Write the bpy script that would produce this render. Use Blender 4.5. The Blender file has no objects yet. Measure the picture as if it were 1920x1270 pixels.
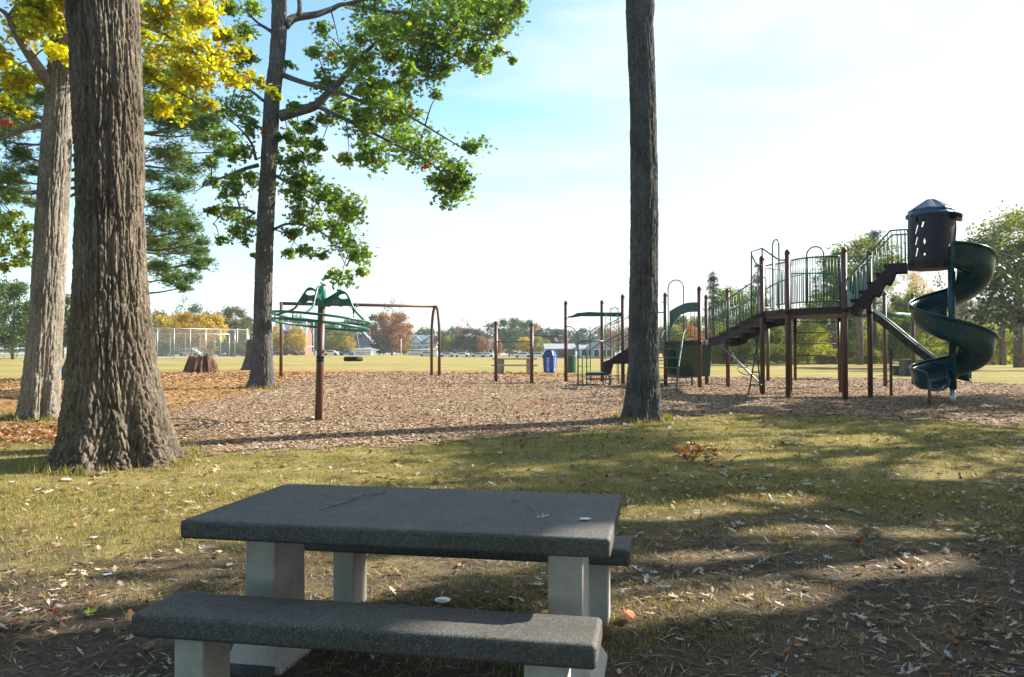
import bpy, math, random
import numpy as np
from mathutils import Vector, Matrix, noise

random.seed(7)
RNG = np.random.default_rng(7)
SC = bpy.context.scene
COL = SC.collection
PI = math.pi

# ------------------------------------------------------------------ camera model
F_PX, CU, CV, HORIZON = 1464.0, 960.0, 635.0, 663.0
CAM_H = 1.55
PITCH = math.atan((HORIZON - CV) / F_PX)
CP, SP = math.cos(PITCH), math.sin(PITCH)


def ss(v, a, b):
    t = np.clip((v - a) / (b - a), 0, 1)
    return t * t * (3 - 2 * t)


def gz(x, y):
    """height of the terrain: a slight rise to the playground, nearly flat beyond"""
    z = 0.45 * ss(y, 8, 20) + 0.05 * ss(y, 20, 34)
    z = z + 0.5 * ss(y, 60, 110) * ss(-x, 15, 35)
    z = z + 0.012 * np.sin(x * 1.3 + 0.6 * np.sin(y * .9)) * np.sin(y * 1.1 + 1.0)
    return z


def at(u, v, d):
    """point seen at photo pixel (u, v) at depth d"""
    cx, cy = (u - CU) / F_PX, (CV - v) / F_PX
    dy = CP - cy * SP
    dz = SP + cy * CP
    t = d / dy
    return Vector((cx * t, d, CAM_H + dz * t))


def ground(u, v):
    """point of the terrain seen at photo pixel (u, v)"""
    lo, hi = 0.8, 900.0
    for _ in range(60):
        mid = math.sqrt(lo * hi)
        p = at(u, v, mid)
        if p.z > gz(p.x, p.y):
            lo = mid
        else:
            hi = mid
    p = at(u, v, lo)
    p.z = float(gz(p.x, p.y))
    return p


def on_ground(u, d):
    """point of the terrain in picture column u at depth d"""
    x = (u - CU) / F_PX * d
    return Vector((x, d, float(gz(x, d))))


# ------------------------------------------------------------------ objects
OFF = {}


def tag(o, label=None, cat=None, group=None, kind=None):
    if label:
        o['label'] = label
    if cat:
        o['category'] = cat
    if group:
        o['group'] = group
    if kind:
        o['kind'] = kind
    return o


def thing(name, label, cat, loc=(0, 0, 0), group=None):
    o = bpy.data.objects.new(name, None)
    COL.objects.link(o)
    o.empty_display_size = 0.2
    o.location = loc
    OFF[o.name] = Vector(loc)
    return tag(o, label, cat, group)


def link_mesh(name, me, m, parent=None, smooth=False):
    o = bpy.data.objects.new(name, me)
    COL.objects.link(o)
    if m is not None:
        me.materials.append(m)
    if parent is not None:
        o.parent = parent
        OFF[o.name] = OFF.get(parent.name, Vector((0, 0, 0)))
    else:
        OFF[o.name] = Vector((0, 0, 0))
    if smooth:
        me.polygons.foreach_set('use_smooth', np.ones(len(me.polygons), bool))
    return o


def copy_tree(o, parent=None):
    c = o.copy()
    COL.objects.link(c)
    if parent is not None:
        c.parent = parent
    for ch in list(o.children):
        copy_tree(ch, c)
    return c


def np_mesh(name, verts, k, m, parent=None, smooth=False):
    """verts: (N*k, 3): N separate k-gons"""
    verts = np.asarray(verts, np.float32).reshape(-1, 3)
    if parent is not None:
        off = OFF.get(parent.name, Vector((0, 0, 0)))
        verts = verts - np.array(off, np.float32)
    n = len(verts) // k
    me = bpy.data.meshes.new(name)
    me.vertices.add(n * k)
    me.vertices.foreach_set('co', verts.ravel())
    me.loops.add(n * k)
    me.loops.foreach_set('vertex_index', np.arange(n * k, dtype=np.int32))
    me.polygons.add(n)
    me.polygons.foreach_set('loop_start', np.arange(0, n * k, k, dtype=np.int32))
    me.update()
    me.validate()
    return link_mesh(name, me, m, parent, smooth)


def grid_mesh(name, P, m, parent=None, smooth=True, wrap=False, keep=None):
    """P: (rows, cols, 3)"""
    r, c = P.shape[:2]
    V = P.reshape(-1, 3).astype(np.float32)
    if parent is not None:
        V = V - np.array(OFF.get(parent.name, Vector((0, 0, 0))), np.float32)
    i = np.arange(r - 1)[:, None]
    j = np.arange(c if wrap else c - 1)[None, :]
    j2 = (j + 1) % c
    Fa = np.stack([i * c + j, i * c + j2, (i + 1) * c + j2, (i + 1) * c + j], -1).reshape(-1, 4)
    if keep is not None:
        Fa = Fa[keep.reshape(-1)]
        used = np.unique(Fa)
        remap = np.zeros(len(V), int)
        remap[used] = np.arange(len(used))
        V = V[used]
        Fa = remap[Fa]
    me = bpy.data.meshes.new(name)
    me.vertices.add(len(V))
    me.vertices.foreach_set('co', V.ravel())
    me.loops.add(Fa.size)
    me.loops.foreach_set('vertex_index', Fa.ravel().astype(np.int32))
    me.polygons.add(len(Fa))
    me.polygons.foreach_set('loop_start', np.arange(0, Fa.size, 4, dtype=np.int32))
    me.update()
    me.validate()
    return link_mesh(name, me, m, parent, smooth)


class MB:
    """collects shapes and links them as one mesh object"""

    def __init__(self):
        self.v, self.f = [], []

    def add(self, vs, fs):
        n = len(self.v)
        self.v += [Vector(p) for p in vs]
        self.f += [[i + n for i in q] for q in fs]
        return self

    def box(self, c, s, ax=(1, 0, 0), ay=(0, 1, 0), az=(0, 0, 1)):
        c = Vector(c); ax, ay, az = Vector(ax), Vector(ay), Vector(az)
        vs = [c + ax * (i * s[0] / 2) + ay * (j * s[1] / 2) + az * (k * s[2] / 2)
              for i in (-1, 1) for j in (-1, 1) for k in (-1, 1)]
        return self.add(vs, [(0, 1, 3, 2), (4, 6, 7, 5), (0, 4, 5, 1), (2, 3, 7, 6), (0, 2, 6, 4), (1, 5, 7, 3)])

    def prism(self, poly, vec):
        """polygon (3-D points) swept along vec"""
        poly = [Vector(p) for p in poly]; vec = Vector(vec); n = len(poly)
        vs = poly + [p + vec for p in poly]
        fs = [list(range(n))[::-1], list(range(n, 2 * n))]
        fs += [(i, (i + 1) % n, (i + 1) % n + n, i + n) for i in range(n)]
        return self.add(vs, fs)

    def tube(self, pts, r, n=8, cap=True, closed=False):
        pts = [Vector(p) for p in pts]
        m = len(pts)
        rr = r if isinstance(r, (list, tuple, np.ndarray)) else [r] * m
        up = None
        vs, fs = [], []
        for i, p in enumerate(pts):
            if closed:
                t = pts[(i + 1) % m] - pts[i - 1]
            else:
                t = pts[min(i + 1, m - 1)] - pts[max(i - 1, 0)]
            if t.length < 1e-9:
                t = Vector((0, 0, 1))
            t.normalize()
            if up is None:
                up = t.orthogonal().normalized()
            else:
                up = up - t * up.dot(t)
                up = up.normalized() if up.length > 1e-6 else t.orthogonal().normalized()
            b = t.cross(up)
            for k in range(n):
                a = 2 * PI * k / n
                vs.append(p + (up * math.cos(a) + b * math.sin(a)) * rr[i])
        for i in range(m if closed else m - 1):
            i2 = (i + 1) % m
            for k in range(n):
                k2 = (k + 1) % n
                fs.append((i * n + k, i * n + k2, i2 * n + k2, i2 * n + k))
        if cap and not closed:
            fs.append(list(range(n))[::-1])
            fs.append([(m - 1) * n + k for k in range(n)])
        return self.add(vs, fs)

    def lathe(self, c, prof, n=20, axis=(0, 0, 1), cap=True):
        """prof: list of (radius, height) along axis from c"""
        c = Vector(c); ax = Vector(axis).normalized()
        x = ax.orthogonal().normalized(); y = ax.cross(x)
        vs, fs = [], []
        for (r, h) in prof:
            for k in range(n):
                a = 2 * PI * k / n
                vs.append(c + ax * h + (x * math.cos(a) + y * math.sin(a)) * r)
        for i in range(len(prof) - 1):
            for k in range(n):
                k2 = (k + 1) % n
                fs.append((i * n + k, i * n + k2, (i + 1) * n + k2, (i + 1) * n + k))
        if cap:
            fs.append(list(range(n))[::-1]); fs.append([(len(prof) - 1) * n + k for k in range(n)])
        return self.add(vs, fs)

    def build(self, name, m, parent=None, smooth=False, bevel=0.0, seg=2, auto=None):
        off = OFF.get(parent.name, Vector((0, 0, 0))) if parent is not None else Vector((0, 0, 0))
        me = bpy.data.meshes.new(name)
        me.from_pydata([tuple(p - off) for p in self.v], [], self.f)
        me.update()
        import bmesh
        bm = bmesh.new(); bm.from_mesh(me)
        bmesh.ops.recalc_face_normals(bm, faces=bm.faces)
        bm.to_mesh(me); bm.free()
        o = link_mesh(name, me, m, parent, smooth)
        if bevel:
            md = o.modifiers.new('bevel', 'BEVEL'); md.width = bevel; md.segments = seg; md.limit_method = 'ANGLE'
            md.angle_limit = math.radians(40)
        if auto is not None:
            me.polygons.foreach_set('use_smooth', np.ones(len(me.polygons), bool))
            me.set_sharp_from_angle(angle=math.radians(auto))
        return o


def curve_pts(pts, n=8):
    """Catmull-Rom through pts"""
    P = [Vector(p) for p in pts]
    if len(P) < 3:
        return P
    P = [P[0] * 2 - P[1]] + P + [P[-1] * 2 - P[-2]]
    out = []
    for i in range(1, len(P) - 2):
        for k in range(n):
            t = k / n
            a, b, c, d = P[i - 1], P[i], P[i + 1], P[i + 2]
            out.append(0.5 * ((2 * b) + (c - a) * t + (2 * a - 5 * b + 4 * c - d) * t * t + (3 * b - a - 3 * c + d) * t ** 3))
    out.append(P[-2])
    return out


# ------------------------------------------------------------------ materials
class NT:
    def __init__(self, name):
        self.m = bpy.data.materials.new(name)
        self.m.use_nodes = True
        self.t = self.m.node_tree
        self.t.nodes.clear()
        self.out = self.n('ShaderNodeOutputMaterial')

    def n(self, kind, **kw):
        nd = self.t.nodes.new(kind)
        for k, v in kw.items():
            if k in nd.inputs.keys():
                nd.inputs[k].default_value = v
            else:
                setattr(nd, k, v)
        return nd

    def l(self, a, b):
        self.t.links.new(a, b)

    def coord(self, scale=(1, 1, 1), kind='Object'):
        tc = self.n('ShaderNodeTexCoord')
        mp = self.n('ShaderNodeMapping')
        mp.inputs['Scale'].default_value = scale
        self.l(tc.outputs[kind], mp.inputs['Vector'])
        return mp.outputs['Vector']

    def pos(self, scale=(1, 1, 1)):
        g = self.n('ShaderNodeNewGeometry')
        mp = self.n('ShaderNodeMapping')
        mp.inputs['Scale'].default_value = scale
        self.l(g.outputs['Position'], mp.inputs['Vector'])
        return mp.outputs['Vector']

    def noise(self, vec, scale, detail=4.0, rough=.55, dist=0.0):
        nd = self.n('ShaderNodeTexNoise')
        nd.inputs['Scale'].default_value = scale
        nd.inputs['Detail'].default_value = detail
        nd.inputs['Roughness'].default_value = rough
        nd.inputs['Distortion'].default_value = dist
        self.l(vec, nd.inputs['Vector'])
        return nd.outputs['Fac']

    def ramp(self, fac, stops, interp='LINEAR'):
        r = self.n('ShaderNodeValToRGB')
        r.color_ramp.interpolation = interp
        el = r.color_ramp.elements
        while len(el) < len(stops):
            el.new(0.5)
        for e, (p, c) in zip(el, stops):
            e.position = p
            e.color = (c[0], c[1], c[2], 1) if hasattr(c, '__len__') else (c, c, c, 1)
        self.l(fac, r.inputs['Fac'])
        return r.outputs['Color']

    def mix(self, fac, a, b, mode='MIX'):
        x = self.n('ShaderNodeMix', data_type='RGBA', blend_type=mode)
        for s, i in ((fac, 0), (a, 6), (b, 7)):
            if hasattr(s, 'is_linked') or hasattr(s, 'links'):
                self.l(s, x.inputs[i])
            elif i == 0:
                x.inputs[0].default_value = s
            else:
                x.inputs[i].default_value = (s[0], s[1], s[2], 1)
        return x.outputs[2]

    def math(self, op, a, b=0.0, clamp=False):
        x = self.n('ShaderNodeMath', operation=op)
        x.use_clamp = clamp
        for s, i in ((a, 0), (b, 1)):
            if hasattr(s, 'links'):
                self.l(s, x.inputs[i])
            else:
                x.inputs[i].default_value = s
        return x.outputs[0]

    def bump(self, h, strength=.3, dist=.01):
        b = self.n('ShaderNodeBump')
        b.inputs['Strength'].default_value = strength
        b.inputs['Distance'].default_value = dist
        self.l(h, b.inputs['Height'])
        return b.outputs['Normal']

    def bsdf(self, col, rough=.6, normal=None, spec=.5, metal=0.0):
        p = self.n('ShaderNodeBsdfPrincipled')
        if hasattr(col, 'links'):
            self.l(col, p.inputs['Base Color'])
        else:
            p.inputs['Base Color'].default_value = (*col, 1)
        if hasattr(rough, 'links'):
            self.l(rough, p.inputs['Roughness'])
        else:
            p.inputs['Roughness'].default_value = rough
        p.inputs['Specular IOR Level'].default_value = spec
        p.inputs['Metallic'].default_value = metal
        if normal is not None:
            self.l(normal, p.inputs['Normal'])
        return p.outputs[0]

    def done(self, sh):
        self.l(sh, self.out.inputs['Surface'])
        return self.m


def plain(name, col, rough=.5, var=.25, scale=6.0, bump=.0, spec=.5, metal=0.0, wear=None):
    t = NT(name)
    v = t.pos()
    n1 = t.noise(v, scale, 5)
    lo = [c * (1 - var) for c in col]; hi = [min(1, c * (1 + var)) for c in col]
    c = t.ramp(n1, [(.3, lo), (.7, hi)])
    if wear:
        n2 = t.noise(v, scale * 5, 6, .7)
        c = t.mix(t.ramp(n2, [(.62, 0.0), (.72, 0.8)]), c, wear)
    nb = None
    if bump:
        nb = t.bump(t.noise(v, scale * 9, 4), bump, .01)
    r = t.math('ADD', rough - .08, t.math('MULTIPLY', t.noise(v, scale * 3, 3), .16))
    return t.done(t.bsdf(c, r, nb, spec, metal))


def leafmat(name, stops, trans=.45, rough=.5, clump=None, spec=.35):
    """leaf colours vary leaf by leaf, with light shining through"""
    t = NT(name)
    g = t.n('ShaderNodeNewGeometry')
    c = t.ramp(g.outputs['Random Per Island'], stops)
    if clump:
        sc, col, amt = clump
        n1 = t.noise(t.pos(), sc, 2)
        c = t.mix(t.ramp(n1, [(.48, 0.0), (.62, amt)]), c, col)
    p = t.bsdf(c, rough, None, spec)
    tr = t.n('ShaderNodeBsdfTranslucent')
    t.l(t.mix(1.0, c, (1.25, 1.15, .55), 'MULTIPLY'), tr.inputs['Color'])
    mx = t.n('ShaderNodeMixShader')
    mx.inputs[0].default_value = trans
    t.l(p, mx.inputs[1]); t.l(tr.outputs[0], mx.inputs[2])
    return t.done(mx.outputs[0])


def barkmat(name, dark, light, scale=1.0, moss=None):
    t = NT(name)
    v = t.pos((1, 1, .22))
    vo = t.n('ShaderNodeTexVoronoi', feature='DISTANCE_TO_EDGE')
    vo.inputs['Scale'].default_value = 22 / scale
    nz = t.n('ShaderNodeTexNoise'); nz.inputs['Scale'].default_value = 9 / scale
    t.l(v, nz.inputs['Vector'])
    ad = t.n('ShaderNodeVectorMath', operation='MULTIPLY_ADD')
    t.l(nz.outputs['Color'], ad.inputs[0]); ad.inputs[1].default_value = (.12, .12, .12); t.l(v, ad.inputs[2])
    t.l(ad.outputs[0], vo.inputs['Vector'])
    fine = t.noise(t.pos((1, 1, .3)), 60 / scale, 5, .65)
    big = t.noise(t.pos((1, 1, .5)), 3 / scale, 4)
    c = t.ramp(t.math('ADD', t.math('MULTIPLY', fine, .5), t.math('MULTIPLY', big, .5)), [(.32, dark), (.62, light)])
    if moss:
        c = t.mix(t.ramp(t.noise(t.pos((1, 1, .6)), 2.2 / scale, 5, .7), [(.55, 0.0), (.7, .55)]), c, moss)
    h = t.math('ADD', t.math('MULTIPLY', t.ramp(vo.outputs['Distance'], [(0, 0.0), (.10, 1.0)]), .25), t.math('MULTIPLY', fine, .6))
    micro = t.noise(t.pos((1, 1, .45)), 95 / scale, 8, .75)
    flake = t.n('ShaderNodeTexVoronoi'); flake.inputs['Scale'].default_value = 48 / scale
    t.l(t.pos((1, 1, .28)), flake.inputs['Vector'])
    fc_ = t.n('ShaderNodeSeparateColor'); t.l(flake.outputs['Color'], fc_.inputs[0])
    c = t.mix(.55, c, t.mix(1.0, c, t.ramp(fc_.outputs[0], [(0, (.45, .45, .45)), (1, (1.7, 1.65, 1.6))]), 'MULTIPLY'))
    lich = t.noise(t.pos((1, 1, .7)), 7 / scale, 7, .75)
    c = t.mix(t.ramp(lich, [(.58, 0.0), (.66, .4)]), c, [k * 1.15 for k in (light[1], light[1] * 1.02, light[1] * .95)])
    h = t.math('ADD', t.math('MULTIPLY', h, .5), t.math('ADD', t.math('MULTIPLY', micro, .7), t.math('MULTIPLY', fc_.outputs[1], .45)))
    nb = t.bump(h, 1.0, .022 * scale)
    return t.done(t.bsdf(c, .9, nb, .15))
# ------------------------------------------------------------------ camera, sun, sky
cam_d = bpy.data.cameras.new('camera')
cam = bpy.data.objects.new('camera', cam_d); COL.objects.link(cam)
cam.location = (0, 0, CAM_H)
cam.rotation_euler = (PI / 2 + PITCH, 0, 0)
cam_d.sensor_width = 36
cam_d.lens = F_PX / 1920 * 36
cam_d.clip_start, cam_d.clip_end = 0.05, 3000
SC.camera = cam

SUN_AZ, SUN_EL = math.radians(70), math.radians(32)
SUN = Vector((math.cos(SUN_EL) * math.sin(SUN_AZ), math.cos(SUN_EL) * math.cos(SUN_AZ), math.sin(SUN_EL)))
ld = bpy.data.lights.new('sun', 'SUN'); ld.energy = 5.0; ld.angle = math.radians(.55); ld.color = (1.0, .93, .8)
sun = bpy.data.objects.new('sun', ld); COL.objects.link(sun)
sun.rotation_euler = SUN.to_track_quat('Z', 'Y').to_euler()
sun.location = (20, 8, 20)

w = bpy.data.worlds.new('World'); SC.world = w; w.use_nodes = True
nt = w.node_tree; nt.nodes.clear()


def wn(kind, **kw):
    nd = nt.nodes.new(kind)
    for k, v in kw.items():
        if k in nd.inputs.keys():
            nd.inputs[k].default_value = v
        else:
            setattr(nd, k, v)
    return nd


sky = wn('ShaderNodeTexSky', sky_type='NISHITA')
sky.sun_disc = False; sky.sun_elevation = SUN_EL; sky.sun_rotation = SUN_AZ
sky.air_density = 1.0; sky.dust_density = .6; sky.ozone_density = 2.0
bg1 = wn('ShaderNodeBackground'); bg1.inputs['Strength'].default_value = .115
tint = wn('ShaderNodeMix', data_type='RGBA', blend_type='MULTIPLY'); tint.inputs[0].default_value = 1.0
tint.inputs[7].default_value = (.86, 1.03, 1.0, 1)
nt.links.new(sky.outputs[0], tint.inputs[6]); nt.links.new(tint.outputs[2], bg1.inputs['Color'])
tc = wn('ShaderNodeTexCoord')
# thin cloud: streaky noise, thicker low down and round the sun
mp = wn('ShaderNodeMapping'); mp.inputs['Scale'].default_value = (1.0, 1.6, 5.0)
nt.links.new(tc.outputs['Generated'], mp.inputs['Vector'])
n1 = wn('ShaderNodeTexNoise'); n1.inputs['Scale'].default_value = 2.2; n1.inputs['Detail'].default_value = 7; n1.inputs['Roughness'].default_value = .55
n1.inputs['Distortion'].default_value = .4
nt.links.new(mp.outputs[0], n1.inputs['Vector'])
sep = wn('ShaderNodeSeparateXYZ'); nt.links.new(tc.outputs['Generated'], sep.inputs[0])
dot = wn('ShaderNodeVectorMath', operation='DOT_PRODUCT'); dot.inputs[1].default_value = SUN
nt.links.new(tc.outputs['Generated'], dot.inputs[0])


def wm(op, a, b=0.0, clamp=False):
    x = wn('ShaderNodeMath', operation=op); x.use_clamp = clamp
    for s, i in ((a, 0), (b, 1)):
        if hasattr(s, 'links'):
            nt.links.new(s, x.inputs[i])
        else:
            x.inputs[i].default_value = s
    return x.outputs[0]


def wr(s, a, b, lo=0.0, hi=1.0):
    m = wn('ShaderNodeMapRange'); m.interpolation_type = 'SMOOTHSTEP'
    nt.links.new(s, m.inputs['Value'])
    for k, v in (('From Min', a), ('From Max', b), ('To Min', lo), ('To Max', hi)):
        m.inputs[k].default_value = v
    return m.outputs[0]


low = wm('MULTIPLY', wr(sep.outputs['Z'], .0, .34, .78, 0.0), wr(dot.outputs['Value'], -.45, .30, .25, 1.0))          # the low air is milky
near = wr(dot.outputs['Value'], .20, .95, 0.0, .80)      # veil around the sun
cl = wr(n1.outputs['Fac'], .40, .68, -.22, .36)
fac = wm('ADD', wm('ADD', low, near), cl, True)
bg2 = wn('ShaderNodeBackground')
bg2.inputs['Color'].default_value = (.96, .985, 1.0, 1)
bg2.inputs['Strength'].default_value = SKY_WHITE = 0.40
mx = wn('ShaderNodeMixShader')
nt.links.new(fac, mx.inputs[0]); nt.links.new(bg1.outputs[0], mx.inputs[1]); nt.links.new(bg2.outputs[0], mx.inputs[2])
wo = wn('ShaderNodeOutputWorld'); nt.links.new(mx.outputs[0], wo.inputs['Surface'])

SC.view_settings.view_transform = 'Standard'
SC.view_settings.look = 'None'
SC.view_settings.exposure = 1.45
SC.view_settings.gamma = 1.0
SC.render.engine = 'CYCLES'
SC.cycles.use_denoising = True
SC.cycles.max_bounces = 6
SC.cycles.transparent_max_bounces = 24
SC.cycles.sample_clamp_indirect = 8

# ------------------------------------------------------------------ shared materials
M = {}
M['bark_oak'] = barkmat('bark_oak', (.052, .042, .034), (.235, .195, .15), 1.0, (.085, .088, .045))
M['bark_grey'] = barkmat('bark_grey', (.11, .098, .082), (.33, .295, .245), .8)
M['bark_dark'] = barkmat('bark_dark', (.042, .041, .042), (.15, .145, .142), .8)
M['bark_plain'] = plain('bark_plain', (.12, .10, .085), .9, .35, 3.0, .5, .1)
M['twig'] = plain('twig', (.07, .06, .05), .9, .3, 5.0, 0, .1)
M['post_brown'] = plain('post_brown', (.105, .054, .040), .45, .15, 2.0, 0, .4, wear=(.24, .17, .13))
M['post_tan'] = plain('post_tan', (.20, .125, .10), .4, .12, 2.0, 0, .4)
M['green_metal'] = plain('green_metal', (.012, .12, .075), .35, .15, 3.0, 0, .5)
M['green_light'] = plain('green_light', (.03, .20, .13), .35, .15, 3.0, 0, .5)
M['green_dark'] = plain('green_dark', (.012, .055, .045), .4, .15, 3.0, 0, .5)
M['slide_green'] = plain('slide_green', (.004, .046, .050), .26, .12, 1.5, 0, .5)
M['panel_green'] = plain('panel_green', (.010, .07, .065), .4, .1, 1.5, 0, .5)
M['deck_brown'] = plain('deck_brown', (.034, .025, .026), .6, .2, 3.0, .1, .3)
M['tower_brown'] = plain('tower_brown', (.030, .024, .034), .45, .12, 2.0, 0, .4)
M['roof_blue'] = plain('roof_blue', (.03, .075, .13), .3, .12, 2.0, 0, .5)
M['steel'] = plain('steel', (.45, .46, .46), .4, .1, 4.0, 0, .5, .7)
M['rubber'] = plain('rubber', (.018, .018, .019), .7, .2, 8.0, .1, .3)
M['chain'] = plain('chain', (.30, .30, .30), .45, .1, 8.0, 0, .5, .8)
M['white_paint'] = plain('white_paint', (.75, .76, .76), .5, .05, 2.0)
M['plastic_white'] = plain('plastic_white', (.8, .82, .84), .4, .03, 20.0)
M['bin_blue'] = plain('bin_blue', (.010, .072, .34), .35, .08, 2.0)
M['bin_lid'] = plain('bin_lid', (.005, .038, .20), .35, .08, 2.0)
M['glass_dark'] = plain('glass_dark', (.03, .04, .05), .12, .2, .5, 0, .6)


def concrete(name, col, speck, amt, rough=.85):
    t = NT(name)
    v = t.coord()
    n1 = t.noise(v, 2.2, 6, .65)
    c = t.ramp(n1, [(.3, [k * .65 for k in col]), (.72, [k * 1.35 for k in col])])
    vo = t.n('ShaderNodeTexVoronoi'); vo.inputs['Scale'].default_value = 210
    t.l(v, vo.inputs['Vector'])
    sp = t.n('ShaderNodeSeparateColor'); t.l(vo.outputs['Color'], sp.inputs[0])
    c = t.mix(t.ramp(sp.outputs[0], [(.55, 0.0), (.95, amt)]), c, speck)
    c = t.mix(t.ramp(sp.outputs[1], [(.80, 0.0), (.95, amt * .8)]), c, [k * .45 for k in col])
    n2 = t.noise(v, 30, 5, .7)
    c = t.mix(t.ramp(n2, [(.58, 0.0), (.75, .35)]), c, speck)
    n3 = t.noise(v, 1.3, 7, .7, .8)
    c = t.mix(t.ramp(n3, [(.52, 0.0), (.66, .45)]), c, (col[0] * 1.05, col[1] * .86, col[2] * .66))
    n4 = t.noise(v, 5.5, 6, .75, .5)
    c = t.mix(t.ramp(n4, [(.60, 0.0), (.70, .30)]), c, speck)
    h = t.math('ADD', sp.outputs[2], t.math('MULTIPLY', n2, 1.5))
    return t.done(t.bsdf(c, rough, t.bump(h, .55, .004), .35))


M['slab'] = concrete('slab_concrete', (.078, .075, .069), (.23, .22, .205), .55, .72)
M['pedestal'] = concrete('pedestal_concrete', (.45, .43, .405), (.62, .60, .56), .35, .9)
M['concrete_tan'] = concrete('concrete_tan', (.36, .30, .24), (.5, .44, .36), .4, .9)

# ------------------------------------------------------------------ the terrain
def groundmat():
    t = NT('park_ground')
    v = t.pos()
    big = t.noise(v, .35, 5, .6)
    mid = t.noise(v, 1.7, 6, .65)
    fine = t.noise(v, 26, 6, .7)
    sp = t.n('ShaderNodeSeparateXYZ'); t.l(v, sp.inputs[0])
    y, x = sp.outputs[1], sp.outputs[0]
    soil = t.ramp(t.math('ADD', t.math('MULTIPLY', fine, .6), t.math('MULTIPLY', mid, .4)),
                  [(.30, (.034, .026, .021)), (.5, (.10, .075, .055)), (.68, (.20, .15, .105))])
    lawn = t.ramp(t.math('ADD', t.math('MULTIPLY', fine, .5), t.math('MULTIPLY', mid, .5)),
                  [(.30, (.08, .076, .022)), (.47, (.19, .165, .052)), (.58, (.30, .24, .095)), (.72, (.41, .33, .17))])
    far = t.ramp(t.math('ADD', t.math('MULTIPLY', big, .6), t.math('MULTIPLY', t.noise(t.pos((.15, 1, 1)), .12, 4), .4)),
                 [(.36, (.19, .18, .05)), (.5, (.27, .225, .075)), (.62, (.36, .26, .11))])

    def rng(s, a, b):
        m = t.n('ShaderNodeMapRange'); m.interpolation_type = 'SMOOTHSTEP'
        t.l(s, m.inputs['Value']); m.inputs['From Min'].default_value = a; m.inputs['From Max'].default_value = b
        return m.outputs[0]
    # bare trodden soil near the table, lawn from about 6 m on
    yy = t.math('ADD', y, t.math('MULTIPLY', t.math('SUBTRACT', mid, .5), 7.0))
    yy = t.math('ADD', yy, t.math('MULTIPLY', t.math('SUBTRACT', big, .5), 8.0))
    yx = t.math('SUBTRACT', yy, t.math('MULTIPLY', x, .22))
    c = t.mix(rng(yx, 4.6, 10.0), soil, lawn)
    c = t.mix(rng(yy, 20, 42), c, far)
    h = t.math('ADD', t.math('MULTIPLY', fine, .7), t.math('MULTIPLY', t.noise(v, 90, 4), .3))
    return t.done(t.bsdf(c, .95, t.bump(h, .9, .035), .1))


ys = np.concatenate([np.linspace(-60, -2, 20), np.arange(-1.5, 48, .35), 48 * (900 / 48.0) ** np.linspace(0.005, 1, 60)])
xs_h = np.concatenate([np.arange(0, 36, .5), 36 * (700 / 36.0) ** np.linspace(0.0, 1, 40)])
xs = np.concatenate([-xs_h[:0:-1], xs_h])
X, Y = np.meshgrid(xs, ys)
ter = grid_mesh('ground', np.stack([X, Y, gz(X, Y)], -1), groundmat())
tag(ter, kind='structure')


def inside(poly, x, y):
    """vectorised point in polygon"""
    r = np.zeros(x.shape, bool)
    n = len(poly)
    for i in range(n):
        x1, y1 = poly[i]; x2, y2 = poly[(i + 1) % n]
        c = ((y1 > y) != (y2 > y)) & (x < (x2 - x1) * (y - y1) / (y2 - y1 + 1e-12) + x1)
        r ^= c
    return r


def poly_px(pts):
    return [tuple(ground(u, v)[:2]) for u, v in pts]


def vnoise(x, y, s, seed=0):
    """cheap smooth noise in -1..1"""
    a = np.sin(x * s * 1.7 + 1.3 * seed + 1.9 * np.sin(y * s * .9 + seed))
    b = np.sin(y * s * 2.1 + 2.1 * seed + 1.7 * np.sin(x * s * 1.3 + 2 * seed))
    c = np.sin((x + y) * s * 3.1 + seed) * np.sin((x - y) * s * 2.7 - seed)
    return (a + b + c) / 3


MULCH = poly_px([(300, 862), (430, 850), (700, 838), (1000, 816), (1150, 803), (1250, 783), (1400, 776), (1600, 781), (1750, 790), (1920, 800)]) \
    + [(18, 14.5), (22, 22)] + poly_px([(1920, 722), (1700, 711), (1500, 709), (1340, 708), (1240, 711), (1060, 712), (900, 703), (800, 699), (660, 702), (560, 708), (500, 735), (330, 765)])
STRAW = poly_px([(-400, 830), (0, 812), (140, 800), (300, 800), (420, 770), (520, 745), (580, 712), (820, 703), (900, 705), (1240, 712), (1240, 706), (900, 697), (700, 694), (480, 693), (330, 696), (120, 703), (0, 712), (-400, 715)])


def bed(name, poly, m, lift, step, jag):
    px = [p[0] for p in poly]; py = [p[1] for p in poly]
    gx = np.arange(min(px) - 1, max(px) + 1, step); gy = np.arange(min(py) - 1, max(py) + 1, step)
    A, B = np.meshgrid(gx, gy)
    cx = (A[:-1, :-1] + A[1:, 1:]) / 2; cy = (B[:-1, :-1] + B[1:, 1:]) / 2
    nx = cx + jag * vnoise(cx, cy, 1.7, 1) + jag * .7 * vnoise(cx, cy, 6.0, 2)
    ny = cy + jag * vnoise(cx, cy, 1.9, 3) + jag * .7 * vnoise(cx, cy, 6.5, 4)
    keep = inside(poly, nx, ny)
    Z = gz(A, B) + lift
    return tag(grid_mesh(name, np.stack([A, B, Z], -1), m, keep=keep), kind='structure')


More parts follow.
